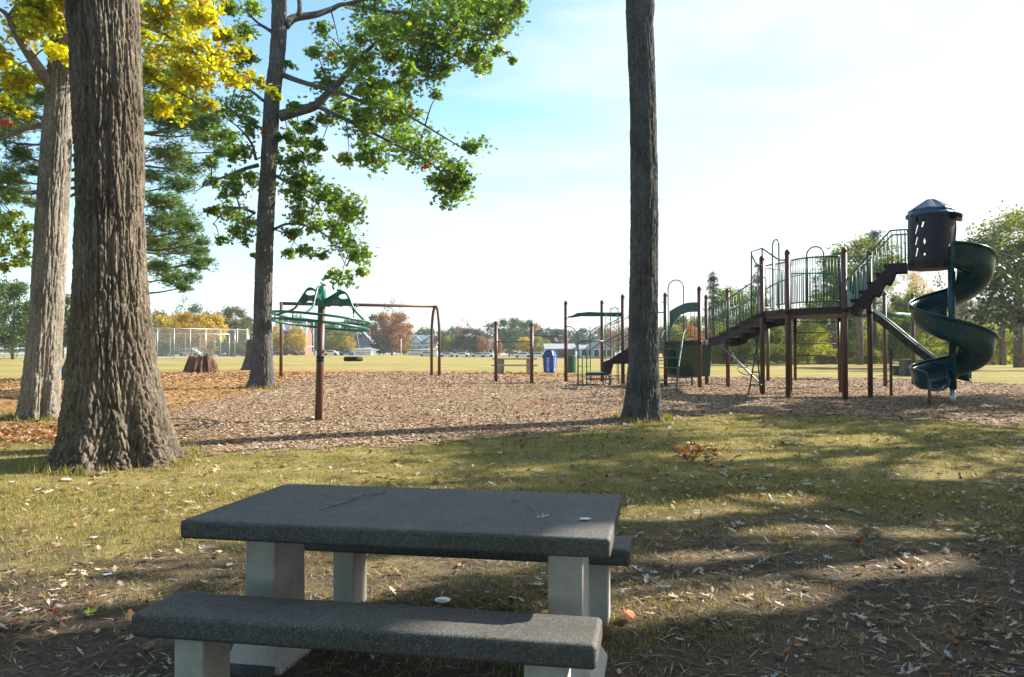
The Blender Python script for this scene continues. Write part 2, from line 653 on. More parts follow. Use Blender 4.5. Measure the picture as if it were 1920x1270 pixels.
def mulchmat():
    t = NT('wood_mulch')
    v = t.pos()
    vo = t.n('ShaderNodeTexVoronoi'); vo.inputs['Scale'].default_value = 26
    t.l(t.pos((1, 1.6, 1)), vo.inputs['Vector'])
    sp = t.n('ShaderNodeSeparateColor'); t.l(vo.outputs['Color'], sp.inputs[0])
    c = t.ramp(sp.outputs[0], [(0, (.12, .08, .052)), (.4, (.26, .18, .12)), (.75, (.38, .275, .19)), (1, (.48, .38, .28))])
    big = t.noise(v, .45, 5, .6)
    c = t.mix(t.ramp(big, [(.50, 0.0), (.68, .55)]), c, (.26, .13, .075))
    h = t.math('ADD', vo.outputs['Distance'], t.math('MULTIPLY', t.noise(v, 40, 4), .7))
    return t.done(t.bsdf(c, .95, t.bump(h, 1.0, .04), .1))


def strawmat():
    t = NT('pine_straw')
    v = t.pos()
    a = t.noise(t.pos((1.0, 2.5, 1)), 9, 6, .7, .6)
    c = t.ramp(a, [(.3, (.15, .075, .035)), (.5, (.33, .18, .08)), (.68, (.46, .29, .14))])
    c = t.mix(t.ramp(t.noise(v, .9, 5, .65), [(.5, 0.0), (.68, .7)]), c, (.30, .23, .075))
    return t.done(t.bsdf(c, .95, t.bump(a, 1.0, .05), .1))


bed('mulch_bed', MULCH, mulchmat(), .010, .22, .30)
bed('pine_straw_bed', STRAW, strawmat(), .005, .35, .6)


# ------------------------------------------------------------------ scattering on the ground
def rot_from(n, yaw):
    """rotation matrices with z axis n (N,3) and yaw (N)"""
    n = n / np.linalg.norm(n, axis=1, keepdims=True)
    a = np.stack([np.cos(yaw), np.sin(yaw), np.zeros_like(yaw)], 1)
    x = a - n * (a * n).sum(1, keepdims=True)
    x /= np.linalg.norm(x, axis=1, keepdims=True)
    y = np.cross(n, x)
    return np.stack([x, y, n], 2)          # columns


def scatter(centers, size, tmpl, tilt, stretch=None):
    """copies of the polygon tmpl (k,3) lying near flat at the centers"""
    N = len(centers)
    n = np.stack([RNG.normal(0, tilt, N), RNG.normal(0, tilt, N), np.ones(N)], 1)
    R = rot_from(n, RNG.uniform(0, 2 * PI, N))
    T = np.repeat(tmpl[None], N, 0) * np.asarray(size).reshape(N, 1, 1)
    if stretch is not None:
        T = T * np.asarray(stretch).reshape(N, 1, 3)
    return (np.einsum('nij,nkj->nki', R, T) + np.asarray(centers)[:, None, :]).reshape(-1, 3)


def in_view(x, y, pad=1.1):
    return np.abs(x) < y * (960 / F_PX) * pad + .3


def spread(n, y0, y1, power=1.0, pad=1.12):
    """points on the ground in the camera's wedge, denser near the camera"""
    t = RNG.uniform(0, 1, n) ** power
    y = y0 + (y1 - y0) * t
    x = RNG.uniform(-1, 1, n) * (y * (960 / F_PX) * pad + .5)
    return x, y


OAK = np.array([(0, 0, 0), (.10, .05, .0), (.20, .05, .01), (.30, .24, .06), (.38, .08, .02), (.52, .10, .03), (.66, .34, .11), (.70, .12, .06),
                (.86, .14, .08), (1.0, 0, .12),
                (.86, -.14, .08), (.70, -.12, .06), (.66, -.34, .11), (.52, -.10, .03), (.38, -.08, .02), (.30, -.24, .06), (.20, -.05, .01), (.10, -.05, 0)], float)
OAK[:, 0] -= .5
MAPLE = np.array([(0, 0, 0), (.12, .30, .03), (.28, .22, .02), (.42, .48, .09), (.52, .20, .04), (.78, .22, .08), (1.0, 0, .1),
                  (.78, -.22, .08), (.52, -.20, .04), (.42, -.48, .09), (.28, -.22, .02), (.12, -.30, .03)], float)
MAPLE[:, 0] -= .5
QUAD = np.array([(-.5, -.12, 0), (.5, -.1, .03), (.5, .12, 0), (-.5, .1, .03)], float)

# grass blades: tufts of thin triangles
def blades(n_tufts, per, y0, y1, h0, h1, wid, keepf, power):
    x, y = spread(n_tufts, y0, y1, power)
    k = keepf(x, y); x, y = x[k], y[k]
    n = len(x)
    x = np.repeat(x, per) + RNG.normal(0, .03, n * per); y = np.repeat(y, per) + RNG.normal(0, .03, n * per)
    N = len(x)
    h = RNG.uniform(h0, h1, N); yaw = RNG.uniform(0, 2 * PI, N); lean = RNG.uniform(.1, 1.1, N)
    w_ = wid * (1 + y / 9.0)
    b = np.stack([x, y, gz(x, y) - .004], 1)
    dx = np.stack([np.cos(yaw), np.sin(yaw), 0 * yaw], 1)
    ln = np.stack([-np.sin(yaw), np.cos(yaw), 0 * yaw], 1)
    tip = b + ln * (h * lean)[:, None] + np.array([0, 0, 1.0]) * h[:, None]
    return np.stack([b - dx * w_[:, None], b + dx * w_[:, None], tip], 1).reshape(-1, 3)


in_mulch = lambda x, y: inside(MULCH, x, y)
def lawn_keep(x, y):
    d = y - .22 * x + 3.2 * vnoise(x, y, .55, 5) + 1.2 * vnoise(x, y, 2.0, 6)
    p = ss(d, 3.2, 9.0) * .92 + .05
    return (RNG.uniform(0, 1, len(x)) < p) & ~in_mulch(x, y) & ~((y > 16.5) & (x < -5.5))


def foot_tufts(x0, y0, r, n, h0, h1):
    a = RNG.uniform(0, 2 * PI, n); q = r * (1 + np.abs(RNG.normal(0, .10, n)))
    x = x0 + np.cos(a) * q; y = y0 + np.sin(a) * q
    k = np.sin(a * 3 + x0) + RNG.normal(0, .6, n) > -.3; x, y = x[k], y[k]
    N = len(x); h = RNG.uniform(h0, h1, N); yaw = RNG.uniform(0, 2 * PI, N); lean = RNG.uniform(.1, .9, N)
    b = np.stack([x, y, gz(x, y) - .004], 1); w_ = .003 * (1 + y / 12)
    dx = np.stack([np.cos(yaw), np.sin(yaw), 0 * yaw], 1) * w_[:, None]
    ln = np.stack([-np.sin(yaw), np.cos(yaw), 0 * yaw], 1)
    tip = b + ln * (h * lean)[:, None] + np.array([0, 0, 1.0]) * h[:, None]
    return np.stack([b - dx, b + dx, tip], 1).reshape(-1, 3)


tufts = [foot_tufts(-5.5, 10.85, .98, 1500, .05, .17), foot_tufts(2.48, 15.0, .50, 900, .05, .16), foot_tufts(-9.25, 15.3, .52, 900, .05, .16), foot_tufts(-7.8, 24.3, .58, 400, .06, .18)]
gv = np.concatenate(tufts + [blades(34000, 5, 2.4, 9, .018, .05, .0017, lawn_keep, .8), blades(24000, 5, 8, 18, .02, .055, .0019, lawn_keep, .8)])
M['grass'] = leafmat('grass_blades', [(0, (.065, .10, .020)), (.35, (.18, .19, .038)), (.6, (.32, .27, .085)), (1, (.52, .44, .22))], .35, .6, (.9, (.34, .27, .11), .75), .2)
tag(np_mesh('grass', gv, 3, M['grass']), kind='stuff')

# dry stems and needles on the trodden soil
x, y = spread(15000, 2.0, 9, .8)
k = RNG.uniform(0, 1, len(x)) < 1 - .8 * ss(y - .22 * x, 5, 8); x, y = x[k], y[k]
tmpl = np.array([(-.5, -.02, 0), (0, -.03, .05), (.5, 0, 0), (0, .03, .05)], float)
c = np.stack([x, y, gz(x, y) + .006], 1)
nv = scatter(c, RNG.uniform(.05, .16, len(x)), tmpl, .18)
M['dry'] = leafmat('dry_stems', [(0, (.05, .035, .025)), (.4, (.16, .115, .07)), (.8, (.34, .27, .18)), (1, (.5, .44, .36))], .1, .7)
tag(np_mesh('dry_needle_litter', nv, 4, M['dry']), kind='stuff')

# wood chips
x, y = spread(150000, 11, 44, 1.15)
k = in_mulch(x + .3 * vnoise(x, y, 2, 8), y + .4 * vnoise(x, y, 2, 9)); x, y = x[k], y[k]
c = np.stack([x, y, gz(x, y) + .022], 1)
sz = RNG.uniform(.028, .075, len(x)) * (1 + ss(y, 16, 40) * .8)
nv = scatter(c, sz, QUAD * np.array([1, 1.7, 1]), .26)
M['chips'] = leafmat('wood_chips', [(0, (.10, .055, .032)), (.2, (.23, .145, .085)), (.5, (.36, .25, .155)), (.85, (.50, .38, .26)), (1, (.60, .50, .38))], .0, .9, (.35, (.32, .17, .10), .5), .1)
tag(np_mesh('wood_chips', nv, 4, M['chips']), kind='stuff')

x, y = spread(60000, 14, 44, 1.1)
k = inside(STRAW, x + .5 * vnoise(x, y, 2, 8), y + .6 * vnoise(x, y, 2, 9)) & ~in_mulch(x, y); x, y = x[k], y[k]
c = np.stack([x, y, gz(x, y) + .018], 1)
nv = scatter(c, RNG.uniform(.06, .16, len(x)) * (1 + ss(y, 16, 40) * .8), QUAD * np.array([1, .9, 1]), .22)
M['straw'] = leafmat('straw_litter', [(0, (.10, .05, .025)), (.35, (.28, .15, .065)), (.7, (.44, .26, .12)), (1, (.56, .40, .24))], .0, .9, (.3, (.30, .20, .08), .6), .1)
tag(np_mesh('straw_litter', nv, 4, M['straw']), kind='stuff')

# leaf litter too fine to count
def litter(n, y0, y1, size, keepf, power=.85):
    x, y = spread(n, y0, y1, power)
    k = keepf(x, y); x, y = x[k], y[k]
    c = np.stack([x, y, gz(x, y) + .02], 1)
    return scatter(c, RNG.uniform(*size, len(x)), OAK, .32)


def lit_keep(x, y):
    p = .30 + .55 * (vnoise(x, y, 1.1, 11) > .15) + .3 * ss(x, 0, 4)
    return (RNG.uniform(0, 1, len(x)) < p) & ~((np.abs(x + .5) < 1.1) & (y > 2.9) & (y < 5.1) & (RNG.uniform(0, 1, len(x)) < .3))


nv = np.concatenate([litter(4200, 4.2, 9, (.04, .10), lit_keep), litter(6500, 8, 17, (.05, .13), lit_keep),
                     litter(2200, 2.2, 5, (.03, .075), lit_keep)])
# heap of orange leaves beside the pale trunk on the left
hx = RNG.normal(-8.9, 1.5, 2200); hy = RNG.normal(13.0, .55, 2200)
c = np.stack([hx, hy, gz(hx, hy) + .03], 1)
nv2 = scatter(c, RNG.uniform(.08, .15, len(hx)), OAK, .5)
M['litter'] = leafmat('leaf_litter', [(0, (.09, .045, .025)), (.4, (.22, .11, .05)), (.6, (.33, .20, .10)), (.8, (.45, .38, .28)), (1, (.52, .49, .44))], .15, .7)
M['litter_orange'] = leafmat('orange_litter', [(0, (.12, .05, .025)), (.5, (.30, .13, .055)), (.85, (.44, .25, .12)), (1, (.52, .42, .28))], .2, .7)
tag(np_mesh('leaf_litter', nv, len(OAK), M['litter']), kind='stuff')
tag(np_mesh('orange_leaf_litter', nv2, len(OAK), M['litter_orange']), kind='stuff')

# single fallen leaves, each its own thing
kinds = [('pale grey fallen oak leaf curled on the ground', [(0, (.26, .25, .235)), (1, (.48, .47, .45))], OAK),
         ('brown fallen oak leaf lying on the ground', [(0, (.13, .06, .03)), (1, (.24, .12, .06))], OAK),
         ('orange red fallen maple leaf lying on the ground', [(0, (.36, .08, .03)), (1, (.5, .19, .06))], MAPLE),
         ('pale tan fallen oak leaf lying on the ground', [(0, (.42, .30, .16)), (1, (.55, .42, .25))], OAK)]
protos = []
for lab, st, tm in kinds:
    mt = leafmat('fallen_leaf', st, .12, .6)
    row = []
    for q in range(3):
        tv = tm.copy(); tv[:, 2] = tv[:, 2] * (1 + q * .8) + .10 * (q + 1) * tv[:, 1] ** 2 * 4 + .05 * q * np.abs(tv[:, 0])
        me = bpy.data.meshes.new('fallen_leaf'); me.from_pydata([tuple(p) for p in tv], [], [list(range(len(tv)))]); me.update()
        me.materials.append(mt)
        row.append(me)
    protos.append((lab, row))


def fallen_leaf(kind, p, size, yaw, tilt=(0, 0), label=None, group='fallen leaves scattered on the ground'):
    lab, row = protos[kind]
    o = bpy.data.objects.new('fallen_leaf', random.choice(row)); COL.objects.link(o)
    o.location = p; o.scale = (size, size, size); o.rotation_euler = (tilt[0], tilt[1], yaw)
    return tag(o, label or lab, 'leaf', group)


def table_zone(x, y):
    return abs(x + .5) < 1.25 and 2.7 < y < 5.3


cnt = 0
while cnt < 210:
    t_ = random.random() ** 1.1
    y = 2.5 + 7.5 * t_
    x = random.uniform(-1, 1) * (y * .66)
    if random.random() > .45 + .5 * float(ss(x, -1, 2)) or table_zone(x, y):
        continue
    kd = random.choices([0, 1, 2, 3], [.42, .28, .12, .18])[0]
    fallen_leaf(kd, (x, y, float(gz(x, y)) + .022), random.uniform(.055, .115), random.uniform(0, 6.28), (random.gauss(0, .22), random.gauss(0, .22)))
    cnt += 1
# ------------------------------------------------------------------ concrete picnic table and its two benches
YAW = math.radians(-10.5)
AX = Vector((math.cos(YAW), math.sin(YAW), 0)); AY = Vector((-math.sin(YAW), math.cos(YAW), 0)); AZ = Vector((0, 0, 1))
TC = Vector((-.48, 4.06, 0))


def loc(a, b, z, c=TC):
    return c + AX * a + AY * b + AZ * z


def slab(name, c, L, W, T, ztop, m, parent, bev):
    """thick concrete slab with worn round edges and slightly uneven faces"""
    nx, ny = 48, 20
    mb = MB()
    mb.box(loc(0, 0, ztop - T / 2, c), (L, W, T), AX, AY)
    o = mb.build(name, m, parent, bevel=bev, seg=4)
    o.data.polygons.foreach_set('use_smooth', np.ones(len(o.data.polygons), bool))
    md = o.modifiers.new('wn', 'WEIGHTED_NORMAL')
    return o


def pedestal(name, c, a0, a1, b0, b1, z0, z1, flare_a, flare_b, m, parent):
    """slab leg that spreads towards its foot"""
    def ring(z, fa, fb):
        return [loc(a0 - fa, b0 - fb, z, c), loc(a1 + fa, b0 - fb, z, c), loc(a1 + fa, b1 + fb, z, c), loc(a0 - fa, b1 + fb, z, c)]
    zs = [(z0 - .05, flare_a, flare_b), (z0 + .02, flare_a, flare_b), (z0 + .10, flare_a * .50, flare_b * .6), (z0 + .22, 0.0, flare_b * .15), (z1, 0.0, 0.0)]
    vs = []; fs = []
    for z, fa, fb in zs:
        vs += ring(z, fa, fb)
    for i in range(len(zs) - 1):
        for k in range(4):
            k2 = (k + 1) % 4
            fs.append((4 * i + k, 4 * i + k2, 4 * i + 4 + k2, 4 * i + 4 + k))
    n = 4 * (len(zs) - 1)
    fs += [(3, 2, 1, 0), (n, n + 1, n + 2, n + 3)]
    return MB().add(vs, fs).build(name, m, parent, bevel=.008, seg=2)


TOPZ, TT = .76, .088
tb = thing('picnic_table', 'large dark concrete picnic table with pale pedestal legs in the foreground', 'picnic table', TC)
slab('tabletop', TC, 2.03, 1.08, TT, TOPZ, M['slab'], tb, .018)
for a0, a1 in ((-.80, -.645), (.715, .875)):
    lg = pedestal('leg', TC, a0, a1, -.31, .02, 0, TOPZ - TT - .002, .085, .10, M['pedestal'], tb)
    MB().box(loc((a0 + a1) / 2, -.145, .022), (.26, .70, .05), AX, AY).build('base_plate', M['slab'], lg, bevel=.01)
BH, BT = .45, .10


def bench(b, label, a=0.0):
    c = TC + AY * b + AX * a
    r = thing('picnic_bench', label, 'bench', c, 'concrete benches of the foreground picnic table')
    slab('seat', c, 1.97, .335, BT, BH, M['slab'], r, .022)
    for a0, a1 in ((-.80, -.665), (.70, .86)):
        pedestal('leg', c, a0, a1, -.13, .09, 0, BH - BT - .002, .0, .0, M['pedestal'], r)
    return r


bench(-.765, 'dark concrete bench on the near side of the foreground picnic table')
bench(.71, 'dark concrete bench mostly hidden behind the foreground picnic table', .075)

# bits lying on the table
p = at(1097, 975, 3.72); p.z = TOPZ + .003
ov = MB()
ov.lathe(p, [(.028, 0), (.030, .004), (.022, .007), (.008, .008)], 14)
o = ov.build('paper_scrap', M['plastic_white'], None, smooth=True)
for vx in o.data.vertices:
    vx.co.y = p.y + (vx.co.y - p.y) * .45
tag(o, 'small flattened white scrap lying on the table top near its right end', 'scrap')
fallen_leaf(0, Vector((at(1016, 969, 3.72).x, 3.72, TOPZ + .010)), .075, .4, (.15, .1),
            'small pale leaf lying on the dark table top', None)



def tpt(u, v, lift=.004):
    """point of the table top seen at a pixel"""
    lo, hi = 2.0, 7.0
    for _ in range(40):
        mid = (lo + hi) / 2
        if at(u, v, mid).z > TOPZ:
            lo = mid
        else:
            hi = mid
    q = at(u, v, lo); q.z = TOPZ + lift
    return q


mb = MB()
main = [tpt(598, 958), tpt(640, 944), tpt(672, 932), tpt(720, 925)]
cp_ = curve_pts(main, 6)
mb.tube(cp_, .0022, 5)
for i in range(3, len(cp_) - 1, 1):
    q = cp_[i]
    for s in (-1, 1):
        e = q + Vector((random.uniform(.01, .05), s * random.uniform(.02, .07), .004))
        mb.tube([q, e], .0011, 4)
tag(mb.build('pine_sprig', M['dry'], None), 'dry pine sprig lying on the dark table top', 'twig')
mb = MB(); mb.tube([tpt(957, 932, .002), tpt(962, 942, .002), tpt(976, 936, .002)], .0016, 5)
tag(mb.build('needle_twig', M['dry'], None), 'tiny forked needle lying on the right half of the table top', 'twig')
mb = MB(); mb.tube([tpt(985, 945, .002), tpt(995, 955, .004), tpt(1003, 962, .002)], .0016, 5)
tag(mb.build('needle_twig', M['dry'], None), 'thin dark twig beside the pale leaf on the table top', 'twig')

# cup lid on the soil behind the near bench
p = ground(830, 1131)
mb = MB()
mb.lathe(p + Vector((0, 0, .012)), [(.046, 0), (.050, .004), (.050, .010), (.045, .013), (.040, .011), (.034, .011), (.031, .016), (.012, .017)], 26)
tag(mb.build('cup_lid', M['plastic_white'], None, smooth=True), 'round white cup lid on the soil between the near bench and table', 'cup lid').rotation_euler = (0, 0, 0)
p = ground(170, 1156)
lfm = leafmat('green_leaf', [(0, (.28, .42, .03)), (1, (.32, .46, .04))], .2)
lo_ = fallen_leaf(2, p + Vector((0, 0, .02)), .075, .8, (.2, .1), 'single bright yellow green leaf on the shaded soil left of the bench', None)
lo_.data = lo_.data.copy(); lo_.data.materials.clear(); lo_.data.materials.append(lfm)
for (u, v, s, lab) in ((1690, 1062, .13, 'rust orange curled leaf on the lit patch right of the table'), (1178, 1166, .13, 'orange brown leaf on the soil just right of the near bench')):
    p = ground(u, v)
    fallen_leaf(2, p + Vector((0, 0, .03)), s, 1.2, (.5, .2), lab, None)
# heap of brown leaves on the lawn
for k in range(46):
    q = ground(1310 + random.gauss(0, 30), 858 + random.gauss(0, 9))
    fallen_leaf(random.choice([1, 1, 2]), q + Vector((0, 0, .02 + random.random() * .07)), random.uniform(.10, .17), random.uniform(0, 6), (random.gauss(0, .5), random.gauss(0, .5)),
                'curled brown leaf in the small heap on the lawn', 'leaves heaped on the lawn')
p = ground(202, 1080)
mb = MB(); mb.box(p + Vector((0, 0, .012)), (.055, .03, .006), (.8, .6, 0), (-.6, .8, 0))
tag(mb.build('paper_bit', M['plastic_white'], None, bevel=.002), 'tiny white paper bit on the soil left of the table', 'scrap')

# ------------------------------------------------------------------ tyre swing
L0 = on_ground(527, 34.7); LV = Vector((.959, .284, 0)); ARC = Vector((-.284, .959, 0))
ZB = float(L0.z) + 3.28
BLEN = 6.95
sw = thing('swing_frame', 'brown steel swing frame with arched legs standing on the wood chips', 'swing frame', L0)


def leg_arch(base, sgn):
    """one leg: straight up, then bending in under the beam"""
    pts = []
    half = .95
    foot = base + ARC * (sgn * half)
    zt = ZB - .02
    pts = [Vector((foot.x, foot.y, float(gz(foot.x, foot.y)) - .1)), foot * 1]
    pts[1].z = zt - 1.45
    for k in range(1, 11):
        a = k / 10 * PI / 2
        q = base + ARC * (sgn * half * math.cos(a) ** .9)
        q.z = zt - 1.45 + 1.45 * math.sin(a)
        pts.append(q)
    return pts


for end, sg in ((0.0, 1), (0.0, -1), (BLEN, 1), (BLEN, -1)):
    b = L0 + LV * end
    MB().tube(leg_arch(b, sg), .07, 12).build('leg', M['post_brown'], sw, smooth=True)
b0 = L0.copy(); b0.z = ZB
MB().tube([b0 - LV * .08, b0 + LV * (BLEN + .08)], .075, 12).build('beam', M['post_brown'], sw, smooth=True)
# hanger and tyre
TS = .455
hp = b0 + LV * (BLEN * TS)
for k in (-.16, .16):
    MB().lathe(hp + LV * k - LV * .04, [(.10, 0), (.10, .08)], 16, LV).build('clamp', M['steel'], sw)
tyre_c = hp.copy(); tyre_c.z = float(gz(hp.x, hp.y)) + .80
ty = thing('tyre_swing', 'black tyre swing hanging flat on chains under the brown frame', 'swing', tyre_c)
prof = [(.24, -.085), (.30, -.105), (.40, -.10), (.43, -.06), (.435, 0), (.43, .06), (.40, .10), (.30, .105), (.24, .085), (.255, 0)]
pr = prof + [prof[0]]
MB().lathe(tyre_c, pr, 32, (0, 0, 1), cap=False).build('tyre', M['rubber'], ty, smooth=True)
sv = hp + Vector((0, 0, -.42))
MB().tube([hp + Vector((0, 0, -.05)), sv], .045, 8).tube([hp - LV * .16 + Vector((0, 0, -.08)), sv + Vector((0, 0, .12))], .02, 6).tube([hp + LV * .16 + Vector((0, 0, -.08)), sv + Vector((0, 0, .12))], .02, 6).build('hanger', M['green_metal'], ty)
for k in range(3):
    a = 2 * PI * k / 3 + .4
    e = tyre_c + Vector((math.cos(a) * .34, math.sin(a) * .34, .1))
    MB().tube([sv, e], .012, 5).build('chain', M['chain'], ty)

# ------------------------------------------------------------------ overhead spinner on a mast
SB = ground(597, 788)
D0 = SB.y
sp_ = thing('spinner_mast', 'brown mast with a tilted green overhead spinning ring and three arms', 'playground spinner', SB)


def zat(v, d):
    return at(960, v, d).z


zt = zat(536, D0)
MX = at(602, 600, D0).x
b = Vector((SB.x, D0, SB.z - .1)); tpp = Vector((MX + .02, D0, zt))
zm = zat(575, D0)
midp = b.lerp(tpp, (zm - b.z) / (tpp.z - b.z))
MB().tube([b, midp], .072, 14).build('post', M['post_brown'], sp_, smooth=True)
MB().tube([midp - Vector((0, 0, .02)), tpp + Vector((0, 0, -.02)), tpp], [.077, .077, .06], 14).build('sleeve', M['green_light'], sp_, smooth=True)
for v in (670, 676):
    q = b.lerp(tpp, (zat(v, D0) - b.z) / (tpp.z - b.z))
    MB().lathe(q, [(.0745, -.022), (.0745, .022)], 14).build('stripe', M['rubber'], sp_, smooth=True)
RC = Vector((at(601, 602, D0).x, D0, zat(602, D0))); RR = .93
nrm = Vector((.095, .05, 1)).normalized()
ex = Vector((1, 0, 0)); ex = (ex - nrm * ex.dot(nrm)).normalized(); ey = nrm.cross(ex)


def ringpt(a, r, h):
    return RC + ex * (math.cos(a) * r) + ey * (math.sin(a) * r) + nrm * h


ring_up = [ringpt(2 * PI * k / 56, RR, .055) for k in range(56)]
ring_lo = [ringpt(2 * PI * k / 56, RR, -.075) for k in range(56)]
MB().tube(ring_up, .025, 8, closed=True).build('ring', M['green_metal'], sp_, smooth=True)
MB().tube(ring_lo, .025, 8, closed=True).build('ring', M['green_metal'], sp_, smooth=True)
for k in range(12):
    a = 2 * PI * (k + .4) / 12
    MB().tube([ringpt(a, RR, .055), ringpt(a, RR, -.075)], .012, 6).build('spacer', M['green_metal'], sp_, smooth=True)
hub = tpp + Vector((0, 0, -.08))
LP = [(.075, 557), (.13, 547), (.21, 541), (.29, 541), (.35, 547), (.47, 563), (.60, 579), (.74, 595)]
RP = [(.075, 562), (.20, 556), (.34, 549), (.43, 548), (.51, 553), (.59, 565), (.68, 583), (.82, 610)]
ARMS = [(math.radians(168), LP, 566, .24, 549, 'pictures'), (math.radians(-14), RP, 574, .46, 557, 'words'), (math.radians(-93), LP, 562, .24, 549, None)]
for a, lp_, vb_, hr, hv_, kind in ARMS:
    out = Vector((ex * math.cos(a) + ey * math.sin(a)).to_tuple()); out.z = 0; out.normalize()
    side = Vector((0, 0, 1)).cross(out).normalized()

    def ap(r, z):
        return Vector((tpp.x, tpp.y, 0)) + out * r + Vector((0, 0, z))
    upper = curve_pts([ap(r, zat(v, D0)) for r, v in lp_[:-1]] + [ringpt(a, RR, .055)], 7)
    arm = MB().tube(upper, .021, 8).build('arm', M['green_metal'], sp_, smooth=True)
    rs = [(q - ap(0, 0)).dot(out) for q in upper]; zs_ = [q.z for q in upper]
    zb0 = zat(vb_, D0); zh = zat(hv_, D0)
    mb = MB(); n = 44
    for i in range(n):
        r0, r1 = .05 + .62 * i / n, .05 + .62 * (i + 1) / n
        z0, z1 = float(np.interp(r0, rs, zs_)), float(np.interp(r1, rs, zs_))
        sc_ = lambda r: zb0 + .022 * math.cos(2 * PI * r / .26)
        w0, w1 = sc_(r0), sc_(r1)
        if z0 - w0 < .004 or z1 - w1 < .004:
            continue
        rm = (r0 + r1) / 2
        hh = .048 * math.sqrt(max(0, 1 - ((rm - hr) / .11) ** 2))
        segs = [((z0, z1), (w0, w1))]
        if hh > .004:
            segs = [((z0, z1), (min(zh + hh, z0), min(zh + hh, z1))), ((min(zh - hh, z0), min(zh - hh, z1)), (w0, w1))]
        for (ta, tb_), (ba, bb) in segs:
            if ta - ba < .003 and tb_ - bb < .003:
                continue
            mb.prism([ap(r0, ta) - side * .008, ap(r1, tb_) - side * .008, ap(r1, bb) - side * .008, ap(r0, ba) - side * .008], side * .016)
    pn = mb.build('panel', M['panel_green'] if kind != 'words' else M['green_metal'], sp_)
    if kind:
        mk = MB()
        for rr_ in range(3):
            for cc in range(5):
                if kind == 'pictures' and rr_ == 1 and cc in (1, 3):
                    continue
                q = ap((.16 if kind == 'pictures' else .24) + cc * .030, zb0 + .115 - rr_ * .032)
                for sd in (-1, 1):
                    mk.box(q + side * (.010 * sd), (.019, .003, .019 if (cc + rr_) % 3 else .010), out, side)
        mk.build('lettering', M['chain'], pn)
# pale knob on top
MB().lathe(tpp + Vector((.03, 0, -.01)), [(.05, 0), (.05, .03), (.03, .05)], 12).build('cap', M['post_tan'], sp_, smooth=True)
# ------------------------------------------------------------------ playground structure
PG = thing('playground_structure', 'large green and brown climbing structure with decks, stairs and a spiral slide', 'playground', on_ground(1500, 20.5))
GM, PB, DKB = M['green_metal'], M['post_brown'], M['deck_brown']


def tube(name, pts, r=.019, m=None, n=8, smooth=True, par=None):
    return MB().tube(pts, r, n).build(name, m or GM, par or PG, smooth=smooth)


def post(u, vb, vt, r=.0635, d=None):
    if d is None:
        p = ground(u, vb)
    else:
        p = on_ground(u, d)
    z1 = at(u, vt, p.y).z
    mb = MB()
    mb.tube([Vector((p.x, p.y, p.z - .12)), Vector((p.x, p.y, z1 - .10))], r, 14)
    o = mb.build('post', PB, PG, smooth=True)
    MB().lathe((p.x, p.y, z1 - .10), [(r + .004, -.03), (r + .006, .02), (r * .9, .065), (r * .55, .095), (.008, .105)], 14).build('cap', PB, o, smooth=True)
    return Vector((p.x, p.y, p.z))


pA = post(1585, 750, 464); pB = post(1478, 745, 468); pC = post(1430, 740, 480)
pD = post(1632, 745, 470); pP = post(1577, 737, 486); pQ = post(1481, 0, 490, d=22.0)
pE = post(1312, 728, 537); pF = post(1365, 726, 541); pG = post(1325, 723, 553); pH = post(1248, 724, 549)
pI = post(1440, 715, 585); p1660 = post(1660, 726, 547); p1713 = post(1713, 722, 550)
p930 = post(930, 718, 602); p997 = post(997, 719, 604); p1062 = post(1061, 717, 564); p1129 = post(1129, 717, 563); p1168 = post(1168, 722, 552)

Z2 = at(1530, 577, 19.3).z
Z1 = at(1285, 638, 24.4).z
Z3 = at(1740, 492, 18.3).z


def v3(p, z):
    return Vector((p.x, p.y, z))


# decks
MB().prism([v3(p, Z2 - .17) for p in (pA, pB, pC, pQ, pP, pD)], (0, 0, .17)).build('deck', DKB, PG, bevel=.01)
pG2 = Vector((pG.x - .05, 26.3, 0))
MB().prism([v3(p, Z1 - .15) for p in (pE, pH, pG2, pF)], (0, 0, .15)).build('deck', DKB, PG, bevel=.01)


def pickets(a, b, h, n, z_low=.08, rail_r=.019, bar_r=.010, name='railing', par=None, bow=0.0, mid=False):
    """barrier between two points: top and bottom rail with upright bars"""
    a, b = Vector(a), Vector(b)
    dirv = (b - a); dirv.z = 0; nrm_ = Vector((dirv.y, -dirv.x, 0)).normalized()
    N = n + 1

    def q(t, z):
        return a.lerp(b, t) + nrm_ * (bow * 4 * t * (1 - t)) + Vector((0, 0, z))
    mb = MB()
    ts = [i / 16 for i in range(17)]
    mb.tube([q(t, h) for t in ts], rail_r, 8)
    mb.tube([q(t, z_low) for t in ts], rail_r * .9, 8)
    for i in range(0, N + 1):
        t = i / N
        mb.tube([q(t, z_low), q(t, h)], bar_r, 6)
    if mid:
        mb.tube([q(t, h * .66) for t in ts[:6]], bar_r, 6)
        mb.tube([q(t, h * .66) for t in ts[11:]], bar_r, 6)
    return mb.build(name, GM, par or PG, smooth=True)


def arch_pts(a, b, z0, z1, n=12):
    """inverted U between a and b"""
    r = (Vector(b) - Vector(a)).length / 2
    c = (Vector(a) + Vector(b)) / 2; e = (Vector(b) - Vector(a)).normalized()
    pts = [v3(a, z0)]
    for k in range(n + 1):
        an = PI - PI * k / n
        q = c + e * (math.cos(an) * r)
        pts.append(Vector((q.x, q.y, z1 - r + math.sin(an) * r)))
    pts.append(v3(b, z0))
    return pts


